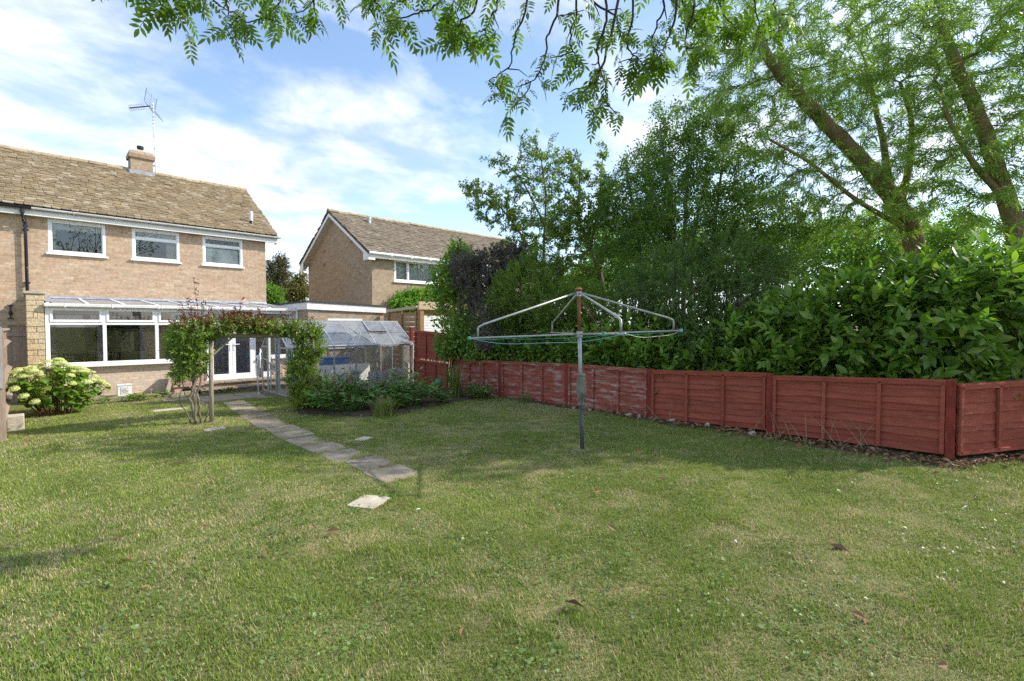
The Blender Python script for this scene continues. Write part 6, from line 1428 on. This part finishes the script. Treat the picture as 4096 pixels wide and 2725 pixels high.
# ---------------------------------------------------------------- flower bed and its plants
BED = np.array([(3.9, 9.0), (4.1, 8.65), (4.4, 8.2), (4.9, 8.1), (5.5, 8.3), (6.0, 8.4), (6.5, 8.45), (7.1, 8.5), (7.75, 8.6), (7.95, 10), (8.0, 12.1), (4.6, 12.1), (4.4, 11.2), (3.95, 10.4), (3.6, 9.4)])
def in_poly(x, y, poly):
    ins = np.zeros(len(x), bool); n = len(poly)
    for i in range(n):
        x0, y0 = poly[i]; x1, y1 = poly[(i + 1) % n]
        c = ((y0 > y) != (y1 > y)) & (x < (x1 - x0) * (y - y0) / (y1 - y0 + 1e-12) + x0); ins ^= c
    return ins
def build_bed():
    a = np.arange(3.3, 8.2, .12); b = np.arange(7.5, 12.3, .12); X, Y = np.meshgrid(a, b, indexing='ij')
    ins = in_poly(X.ravel(), Y.ravel(), BED).reshape(X.shape); Z = gz(X, Y) + np.where(ins, .045 + .05 * (fbm(X, Y, 4, 3) - .3), -.06)
    ny = len(b); i = (np.arange(len(a) - 1)[:, None] * ny + np.arange(ny - 1)[None]).ravel()
    o = link('flower_bed', fmesh('flower_bed', np.stack([X, Y, Z], -1).reshape(-1, 3), np.stack([i, i + ny, i + ny + 1, i + 1], 1), True), M_soil); o['kind'] = 'structure'
    rng = np.random.default_rng(501)
    def peony(label, c, R, H, n, seed, bronze):
        r = np.random.default_rng(seed); z = float(gz(*c)); t = thing('peony_plant', label, 'plant', (*c, z)); PP = []; DD = []; NN = []; SS = []; mb = MB(); br = []
        for k in range(n):
            az = r.uniform(0, 2 * math.pi); rho = R * math.sqrt(r.random()); hh = H * (1 - .55 * (rho / R) ** 2) * r.uniform(.55, 1.05)
            top = np.array([c[0] + rho * math.cos(az), c[1] + rho * math.sin(az) * .8, z + hh]); root = np.array([c[0] + .3 * rho * math.cos(az), c[1] + .25 * rho * math.sin(az), z])
            mid = (root + top) / 2 + np.array([0, 0, .08]); mb.tube([root, mid, top], [.006, .005, .003], 4, cap=False)
            out = norm(top - root)
            for j in range(r.integers(11, 18)):
                s = r.uniform(.22, 1.02) ** .8; p = root * (1 - s) + top * s + np.array([0, 0, .06 * math.sin(math.pi * s)]); a2 = r.uniform(0, 2 * math.pi)
                p = p + np.array([math.cos(a2), math.sin(a2), 0]) * r.uniform(0, .07)
                PP.append(p); DD.append(norm(np.array([math.cos(a2), math.sin(a2), r.uniform(-.35, .75)]) + out * .35)); NN.append(norm(np.array([0, 0, 1.]) + r.normal(0, .35, 3))); SS.append(.115 * math.exp(r.normal(0, .2))); br.append(r.random() < bronze * np.clip((p[2] - z) / H - .35, 0, 1) * 1.6)
        mb.build('stems', L_peony, t, kind='stuff'); A, B, C = basis(np.array(DD), np.array(NN), r, .3); S = np.array(SS)[:, None]; PP = np.array(PP); br = np.array(br)
        pieces(t, 'leaf', 'peonyleaf', *PEONY, PP[~br], (A * S)[~br], (B * S)[~br], (C * S)[~br], L_peony, 220, 'foliage')
        pieces(t, 'bronze_leaf', 'peonyleafb', *PEONY, PP[br], (A * S)[br], (B * S)[br], (C * S)[br], L_peonyr, 60, 'bronze_foliage')
        for k in range(7):                              # spent brown seed heads
            q = np.array([c[0] + r.normal(0, R * .5), c[1] - abs(r.normal(0, R * .3)), z + H * r.uniform(.5, 1.05)]); MB().lathe(q, [(.004, -.1), (.004, -.02), (.014, 0), (.019, .012), (.012, .024), (.003, .028)], 7).build('seed_head', M_dead, t)
    peony('large peony with bronze leaf tips at the foot of the rose arch', (4.4, 9.1), .82, .86, 105, 1, .9)
    peony('second green peony next to the coarse grass tuft by the fence end', (5.5, 8.75), .80, .82, 95, 2, .45)
    peony('young low peony between the two big ones and the fence', (6.25, 8.55), .32, .28, 14, 3, .2)
    def tuft(name, label, c, n, H, spread, w, m_, straw=0, seed=0, cat='plant'):
        r = np.random.default_rng(seed); z = float(gz(*c)); t = thing(name, label, cat, (*c, z)); 
        def blades(k, H, spread, w, m_, nm):
            V = []; Fq = []
            for i in range(k):
                az = r.uniform(0, 2 * math.pi); a = np.array([c[0] + r.normal(0, .07), c[1] + r.normal(0, .06), z]); h = H * r.uniform(.5, 1.05); o = spread * r.random() ** .7; d = np.array([math.cos(az), math.sin(az), 0]); sd = np.array([-d[1], d[0], 0]) * w * r.uniform(.7, 1.2)
                n0 = len(V)
                for s in (0, .35, .7, 1): 
                    p = a + d * o * s ** 1.8 + np.array([0, 0, h * (s - .18 * o / spread * s * s)]); ww = (1 - s ** 2.2) + .04; V += [p - sd * ww / 2, p + sd * ww / 2]
                for j in range(3): Fq.append((n0 + 2 * j, n0 + 2 * j + 1, n0 + 2 * j + 3, n0 + 2 * j + 2))
            link(nm, fmesh(nm, V, Fq), m_, t, kind='stuff')
        blades(n, H, spread, w, m_, 'blades')
        if straw: blades(straw, H * 1.25, spread * 1.1, w * .3, L_straw, 'dry_stalks')
    tuft('crocosmia_clump', 'tall sword leaved clump with dry stalks in front of the first red panel', (6.95, 8.95), 95, .95, .42, .03, L_blade, 60, 11)
    tuft('grass_tuft', 'yellow green coarse grass tuft between the two peonies', (4.65, 8.1), 260, .42, .3, .012, leafmat('tuft_blade', [(.20, .24, .04), (.26, .28, .06), (.14, .2, .035), (.3, .27, .1)], trans=.3), 30, 12)
    peony('leafy green sprawl at the foot of the sword leaved clump', (7.3, 8.5), .38, .40, 22, 4, .25)
    tuft('grass_tuft', 'wispy dry grass in the bed beside the watering can', (6.35, 9.6), 120, .38, .4, .008, L_straw, 0, 13)
    tuft('grass_tuft', 'grass tuft at the base of the bare board panel', (7.55, 7.3), 60, .28, .16, .010, L_blade, 10, 14)
build_bed()

# ---------------------------------------------------------------- hydrangea and small plants by the conservatory
def build_hydrangea():
    r = np.random.default_rng(601); c = np.array([.40, 13.75]); z = float(gz(*c)); t = thing('hydrangea_bush', 'hydrangea bush full of creamy flower heads below the conservatory window', 'bush', (*c, z))
    stems = []; 
    for k in range(75):
        az = r.uniform(0, 2 * math.pi); rho = math.sqrt(r.random()); x = c[0] + rho * math.cos(az) * .80; y = c[1] + rho * math.sin(az) * .75; top = np.array([x, y, z + 1.0 - .25 * rho ** 2 - .28 * max(0, (x - c[0])) + r.normal(0, .05)]); stems.append((np.array([c[0] + .3 * rho * math.cos(az), c[1] + .35 * rho * math.sin(az), z]), top))
    mb = MB()
    for a, b in stems: mb.tube([a, a * .4 + b * .6 + r.normal(0, .02, 3), b], [.007, .005, .004], 4, cap=False)
    mb.build('stems', mat('red_stem', [(.20, .11, .06)], rough=.8, noise=None, bump=None), t, kind='stuff')
    PP = []; DD = []; NN = []; SS = []
    for a, b in stems:
        for j in range(11):
            s = r.uniform(.25, .98); p = a * (1 - s) + b * s; az = r.uniform(0, 2 * math.pi); PP.append(p); DD.append(norm(np.array([math.cos(az), math.sin(az), r.uniform(-.7, .1)]))); NN.append(norm(np.array([math.cos(az) * .5, math.sin(az) * .5, 1]) + r.normal(0, .25, 3))); SS.append(.125 * math.exp(r.normal(0, .2)))
    A, B, C = basis(np.array(DD), np.array(NN), r, .2); S = np.array(SS)[:, None]; pieces(t, 'leaf', 'hydleaf', *HEART, np.array(PP), A * S, B * S, C * S, L_hyd, 300, 'foliage')
    # flower head: flattened dome of florets
    V = []; Fq = []
    for i in range(70):
        u = (i + .5) / 70; ph = i * 2.39996; th = math.acos(1 - u * .95); d = np.array([math.sin(th) * math.cos(ph), math.sin(th) * math.sin(ph), math.cos(th) * .55]); p = d * (1 + r.normal(0, .05)); nn = norm(np.array([d[0], d[1], d[2] * 2]) + r.normal(0, .25, 3)); e1 = norm(np.cross(nn, [0.3, .9, .1])); e2 = np.cross(nn, e1); n0 = len(V)
        for a in range(4): V.append(p + (math.cos(a * math.pi / 2 + ph) * e1 + math.sin(a * math.pi / 2 + ph) * e2) * .19 + nn * (.02 if a % 2 else -.01))
        Fq.append((n0, n0 + 1, n0 + 2, n0 + 3))
    T = (np.array(V), np.array(Fq)); P = []; Cn = []; S = []
    for k, (a, b) in enumerate(stems):
        if k % 6 == 5: continue
        P.append(b + np.array([0, 0, .02])); Cn.append(norm(np.array([*(b[:2] - c) * .8, 1]) + r.normal(0, .15, 3))); S.append(.074 * math.exp(r.normal(0, .2)))
    for q in ((-.22, 13.15, .42), (-.1, 13.1, .28), (.05, 13.15, .15)): P.append(np.array([q[0], q[1], z + q[2] + .2])); Cn.append(norm(np.array([-.3, -.6, 1]))); S.append(.08)
    Cn = np.array(Cn); A = norm(np.cross(np.array([.2, 1, 0.1]), Cn)); B = np.cross(Cn, A); S = np.array(S)[:, None]
    pieces(t, 'flower_head', 'hydhead', *T, np.array(P), A * S, B * S, Cn * S, M_flower, 100)
    def rosette(label, c, n, R, seed, m_, flowers=0, name='dandelion_plant'):
        r = np.random.default_rng(seed); z = float(gz(*c)) + .03; t = thing(name, label, 'plant', (*c, z)); az = r.uniform(0, 2 * math.pi, n); rho = R * np.sqrt(r.random(n)); P = np.stack([c[0] + rho * np.cos(az), c[1] + .6 * rho * np.sin(az), z + r.uniform(0, .1, n)], 1); a2 = r.uniform(0, 2 * math.pi, n)
        A, B, C = basis(np.stack([np.cos(a2), np.sin(a2), r.uniform(.1, 1.1, n)], 1), norm(r.normal(0, .3, (n, 3)) + UP0)); joined('foliage', *leaf_t(.3, .1, .4, 3), P, A * .13, B * .13, C * .13, m_, t, kind='stuff')
        for k in range(flowers):
            q = np.array([c[0] + r.uniform(-R, R), c[1] + r.normal(0, .05), z + .2]); MB().lathe(q, [(.004, -.18), (.004, 0), (.03, .012), (.032, .02), (.0, .026)], 9).build('flower', mat('yellow_flower', [(.75, .50, .03)], rough=.7, noise=None, bump=None), t)
    rosette('low green dandelion patch with yellow flowers in front of the white planter', (1.85, 14.95), 150, .32, 1, L_rose, 3)
    rosette('sparse weedy plant left of the white planter', (1.25, 14.95), 40, .22, 2, L_plum, 0, 'weed')
    rosette('small weed growing on the ledge near the brick planter', (2.45, 15.2), 30, .15, 3, L_bright, 0, 'weed')
    rosette('weed sprouting from the joint of the garden steps', (3.85, 15.0), 24, .12, 4, L_rose, 0, 'weed')
build_hydrangea()
# ================================================================== lawn grass
def build_grass():
    r = np.random.default_rng(700)
    # camera-centred sampling: dense near, thinner far (plan positions only, ground height from gz)
    def ring(d0, d1, dens):
        a0, a1 = math.radians(-56), math.radians(56); area = (a1 - a0) / 2 * (d1 * d1 - d0 * d0); n = int(area * dens)
        d = np.sqrt(r.uniform(d0 * d0, d1 * d1, n)); a = r.uniform(a0, a1, n)
        return np.stack([d * (np.cos(a) * FH[0] + np.sin(a) * RIGHT[0]), d * (np.cos(a) * FH[1] + np.sin(a) * RIGHT[1])], 1)
    P = np.concatenate([ring(1.6, 3.2, 15000), ring(3.2, 5.0, 11000), ring(5, 7.5, 7000), ring(7.5, 11, 4200), ring(11, 17, 2500)])
    x, y = P[:, 0], P[:, 1]
    ok = (x < fence_x(y)) & (x > -3) & (y < 15.3) & (y > -6)
    ok &= ~((y > 10.6) & (x < -.3)); ok &= ~((x > 4.4) & (y > 12.2)); ok &= ~((y > 12.9) & (x > 2.4) & (x < 5.2) & (r.random(len(x)) > .12))
    ok &= ~((y > 13.6) & (x < 3.3) & (r.random(len(x)) > .35)) 
    jx, jy = x + (fbm(x, y, 3.5, 3) - .5) * .55 + r.normal(0, .03, len(x)), y + (fbm(x + 7, y, 3.5, 3) - .5) * .55 + r.normal(0, .03, len(x)); ok &= ~in_poly(jx, jy - .12, BED)
    for sx, sy, hx, hy in SLABS:
        rag = .10 * np.clip(fbm(x, y, 6., 2) - .35, 0, 1) * 2 * r.random(len(x)); ok &= ~((np.abs(x - sx) < hx - rag) & (np.abs(y - sy) < hy - rag))
    x, y = x[ok], y[ok]; n = len(x); z = gz(x, y) + (fbm(x, y, .8, 3) - .5) * .03
    dist = np.hypot(x, y); az = r.uniform(0, 2 * math.pi, n)
    tuf = fbm(x, y, 5.0, 2); big = fbm(x + 40, y + 12, .55, 4); med = fbm(x + 3, y + 77, 1.9, 3)
    h = (.014 + .017 * r.random(n)) * (.45 + 1.1 * tuf); w = .0036 + .00075 * dist; lean = r.uniform(.1, 1.1, n)
    stripe = np.where(np.sin((x + .06 * y) * 2 * math.pi / .95) > 0, 1.0, -1.0); az = np.where(r.random(n) < .22, math.pi / 2 * stripe + r.normal(0, .8, n), az)
    fine = fbm(x + 21, y + 50, 7.5, 3)
    dry = np.clip((big * .28 + med * .30 + fine * .42 - .465) * 6.5, 0, 1)
    h *= 1 - .3 * dry
    dx, dy = np.cos(az), np.sin(az); sx, sy = -dy, dx
    V = np.empty((n, 3, 3), np.float32)
    V[:, 0] = np.stack([x - sx * w / 2, y - sy * w / 2, z - .004], 1); V[:, 1] = np.stack([x + sx * w / 2, y + sy * w / 2, z - .004], 1)
    V[:, 2] = np.stack([x + dx * h * lean, y + dy * h * lean, z + h], 1)
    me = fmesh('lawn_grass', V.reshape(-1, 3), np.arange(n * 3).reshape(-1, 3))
    g1 = np.array([.34, .43, .09]); g2 = np.array([.20, .29, .06]); g3 = np.array([.44, .53, .13]); st = np.array([.70, .59, .34])
    q = r.random(n)[:, None]; col = g2 + (g1 - g2) * q; lush = np.clip((fbm(x + 9, y + 5, 1.1, 3) - .45) * 4, 0, 1)[:, None]; col = col * (1 - lush * .6) + g3 * lush * .6 * (.6 + .6 * q)
    pd = np.clip(dry * .5 + .08, 0, 1); isd = (r.random(n) < pd)[:, None]; col = np.where(isd, st * (.65 + .6 * r.random((n, 1))), col)
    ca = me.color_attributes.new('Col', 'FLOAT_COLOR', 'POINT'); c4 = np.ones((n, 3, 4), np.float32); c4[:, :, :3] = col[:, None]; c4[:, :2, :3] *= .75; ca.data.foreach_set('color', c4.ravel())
    m_ = bpy.data.materials.new('grass_blade'); m_.use_nodes = True; t = m_.node_tree; t.nodes.clear(); L = t.links.new; N = t.nodes.new
    o = N('ShaderNodeOutputMaterial'); a = N('ShaderNodeAttribute'); a.attribute_name = 'Col'; d = N('ShaderNodeBsdfDiffuse'); tr = N('ShaderNodeBsdfTranslucent'); mi = N('ShaderNodeMixShader'); mi.inputs[0].default_value = .35
    L(a.outputs['Color'], d.inputs[0]); L(a.outputs['Color'], tr.inputs[0]); L(d.outputs[0], mi.inputs[1]); L(tr.outputs[0], mi.inputs[2]); L(mi.outputs[0], o.inputs[0])
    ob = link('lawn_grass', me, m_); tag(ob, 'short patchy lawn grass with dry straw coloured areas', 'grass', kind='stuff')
    # clover and broad-leaved weeds in the near lawn
    k = 42000; d = np.sqrt(r.uniform(1.7 ** 2, 7.5 ** 2, k)); aa = r.uniform(-.95, .95, k); x = d * (np.cos(aa) * FH[0] + np.sin(aa) * RIGHT[0]); y = d * (np.cos(aa) * FH[1] + np.sin(aa) * RIGHT[1])
    ok = (fbm(x + 60, y + 3, 2.2, 3) > .47) & (x < 7.3) & (r.random(k) < np.clip(1.25 - d / 7, .1, 1))
    for sx, sy, hx, hy in SLABS: ok &= ~((np.abs(x - sx) < hx) & (np.abs(y - sy) < hy))
    x, y = x[ok], y[ok]; n = len(x); P = np.stack([x, y, gz(x, y) + .012 + .022 * r.random(n)], 1); az = r.uniform(0, 2 * math.pi, n)
    A, B, C = basis(np.stack([np.cos(az), np.sin(az), r.normal(.15, .25, n)], 1), norm(r.normal(0, .3, (n, 3)) + UP0)); s = (.019 * np.exp(r.normal(0, .3, n)))[:, None]
    ob = joined('lawn_clover', *diamond_t(.8, .05), P, A * s, B * s, C * s, leafmat('clover_leaf', [(.13, .22, .05), (.17, .27, .07), (.10, .18, .045), (.22, .29, .12)], trans=.25), kind='stuff'); tag(ob, 'small clover and weed leaves scattered in the near lawn', 'clover', kind='stuff')
    # fallen leaves: along the fence foot and dotted over the lawn
    k = 2600; s_ = r.random(k); yy = r.uniform(-.5, 7.5, k); xx = fence_x(yy) - .03 - np.abs(r.normal(0, .13, k)) * np.clip(1.7 - yy * .18, .35, 2)
    keep = r.random(k) < np.clip(1.05 - yy * .14, .12, 1); xx, yy = xx[keep], yy[keep]
    k2 = 150; d = np.sqrt(r.uniform(2 ** 2, 10 ** 2, k2)); aa = r.uniform(-.8, .9, k2); xx = np.concatenate([xx, d * (np.cos(aa) * FH[0] + np.sin(aa) * RIGHT[0])]); yy = np.concatenate([yy, d * (np.cos(aa) * FH[1] + np.sin(aa) * RIGHT[1])])
    ok = xx < fence_x(yy); xx, yy = xx[ok], yy[ok]; n = len(xx); az = r.uniform(0, 2 * math.pi, n); P = np.stack([xx, yy, gz(xx, yy) + .02 + .035 * r.random(n)], 1)
    A, B, C = basis(np.stack([np.cos(az), np.sin(az), r.normal(.05, .3, n)], 1), norm(r.normal(0, .45, (n, 3)) + UP0)); s = (.055 * np.exp(r.normal(0, .4, n)))[:, None]
    ob = joined('fallen_leaves', *leaf_t(.5, .4, .25, 2), P, A * s, B * s, C * s, M_dead, kind='stuff'); tag(ob, 'dry brown fallen leaves along the fence foot and dotted over the lawn', 'leaves', kind='stuff')
    # soil strip with rubble under the fence
    V = []; ys = np.arange(-.4, 8.4, .1)
    for yq in ys:
        xf = float(fence_x(np.array(yq))); wv = .16 + .09 * math.sin(yq * 2.1) + .06 * math.sin(yq * 5.3) + (.1 if yq < 2 else 0); zz_ = float(gz(xf, yq)); V += [(xf - wv, yq, zz_ + .004), (xf - wv * .4, yq, zz_ + .035), (xf + .5, yq, zz_ + .05)]
    Fq = [(3 * i + j, 3 * i + j + 1, 3 * i + j + 4, 3 * i + j + 3) for i in range(len(ys) - 1) for j in range(2)]
    ob = link('soil_strip', fmesh('soil_strip', V, Fq, True), mat('strip_soil', [(.10, .075, .05)], rough=1, noise=(7, .4), bump=(30, 1.0), spec=.05)); ob['kind'] = 'structure'
    # straw and dead grass tufts in the path joints
    V = []; Fq = []
    for k in range(520):
        i = r.integers(0, 14); sx, sy, hx, hy = SLABS[i]; cx, cy_ = sx + r.uniform(-hx, hx), sy + hy * (1 if r.random() < .7 else -1) + r.normal(0, .035); zz_ = float(gz(cx, cy_)) + .02; az = r.uniform(0, 2 * math.pi); L_ = r.uniform(.03, .09); d_ = np.array([math.cos(az), math.sin(az), r.uniform(.1, .8)]) * L_; sd = np.array([-math.sin(az), math.cos(az), 0]) * .003; p = np.array([cx, cy_, zz_]); n0 = len(V); V += [p - sd, p + sd, p + d_]; Fq.append((n0, n0 + 1, n0 + 2))
    ob = link('path_straw', fmesh('path_straw', V, Fq), L_straw); tag(ob, 'dead straw grass growing in the joints of the slab path', 'straw', kind='stuff')
    # small white feathers / petals
    k = 14; d = np.sqrt(r.uniform(2.8 ** 2, 9 ** 2, k)); aa = r.uniform(-.8, .8, k); xx = d * (np.cos(aa) * FH[0] + np.sin(aa) * RIGHT[0]); yy = d * (np.cos(aa) * FH[1] + np.sin(aa) * RIGHT[1]); kk = (xx < 7) & (yy < 11); xx, yy = xx[kk], yy[kk]; n = len(xx); az = r.uniform(0, 6.28, n)
    A, B, C = basis(np.stack([np.cos(az), np.sin(az), r.normal(.1, .2, n)], 1), norm(r.normal(0, .3, (n, 3)) + UP0)); ob = joined('feathers', *diamond_t(.3, .1), np.stack([xx, yy, gz(xx, yy) + .04], 1), A * .05, B * .05, C * .05, mat('white_feather', [(.75, .75, .74)], noise=None, bump=None), kind='stuff'); tag(ob, 'a few small white feathers lying on the lawn', 'feathers', kind='stuff')
build_grass()
def fence_foot():
    r = np.random.default_rng(801)
    for i in range(9):                                  # rubble showing under the panels
        y = (4.55, 4.75, 5.0, 3.9, 5.6, 4.3, 2.6, 6.0, 3.3)[i]; x = float(fence_x(np.array(y))) - .06 - r.uniform(0, .1); s = r.uniform(.035, .085); V = []; k = 8
        z = float(gz(x, y)) + .03
        pts = norm(r.normal(0, 1, (14, 3))) * np.array([1.2, 1, .7]) * s * r.uniform(.8, 1.1, (14, 1)) + np.array([x, y, z])
        import bmesh
        bm = bmesh.new()
        for q in pts: bm.verts.new(q)
        bmesh.ops.convex_hull(bm, input=bm.verts); me = bpy.data.meshes.new('rubble_stone'); bm.to_mesh(me); bm.free()
        o = link('rubble_stone', me, M_slabp, base=(x, y, z)); tag(o, 'small pale rubble stone at the foot of the red fence', 'stone', 'rubble stones under the red fence')
    t = thing('dry_weed', 'bare dry weed stalks leaning against the red fence', 'weed', (7.4, 1.9, 0))
    for i in range(26):
        y = r.uniform(.7, 6.2) if i > 12 else r.uniform(1.0, 2.4); x = float(fence_x(np.array(y))) - .09; z = float(gz(x, y)); h = r.uniform(.12, .5); dy = r.normal(0, .25)
        MB().tube([(x - .06, y, z), (x - .03, y + dy * .5, z + h * .6), (x - .0, y + dy, z + h)], [.004, .003, .0015], 4).build('stalk', L_straw, t)
fence_foot()
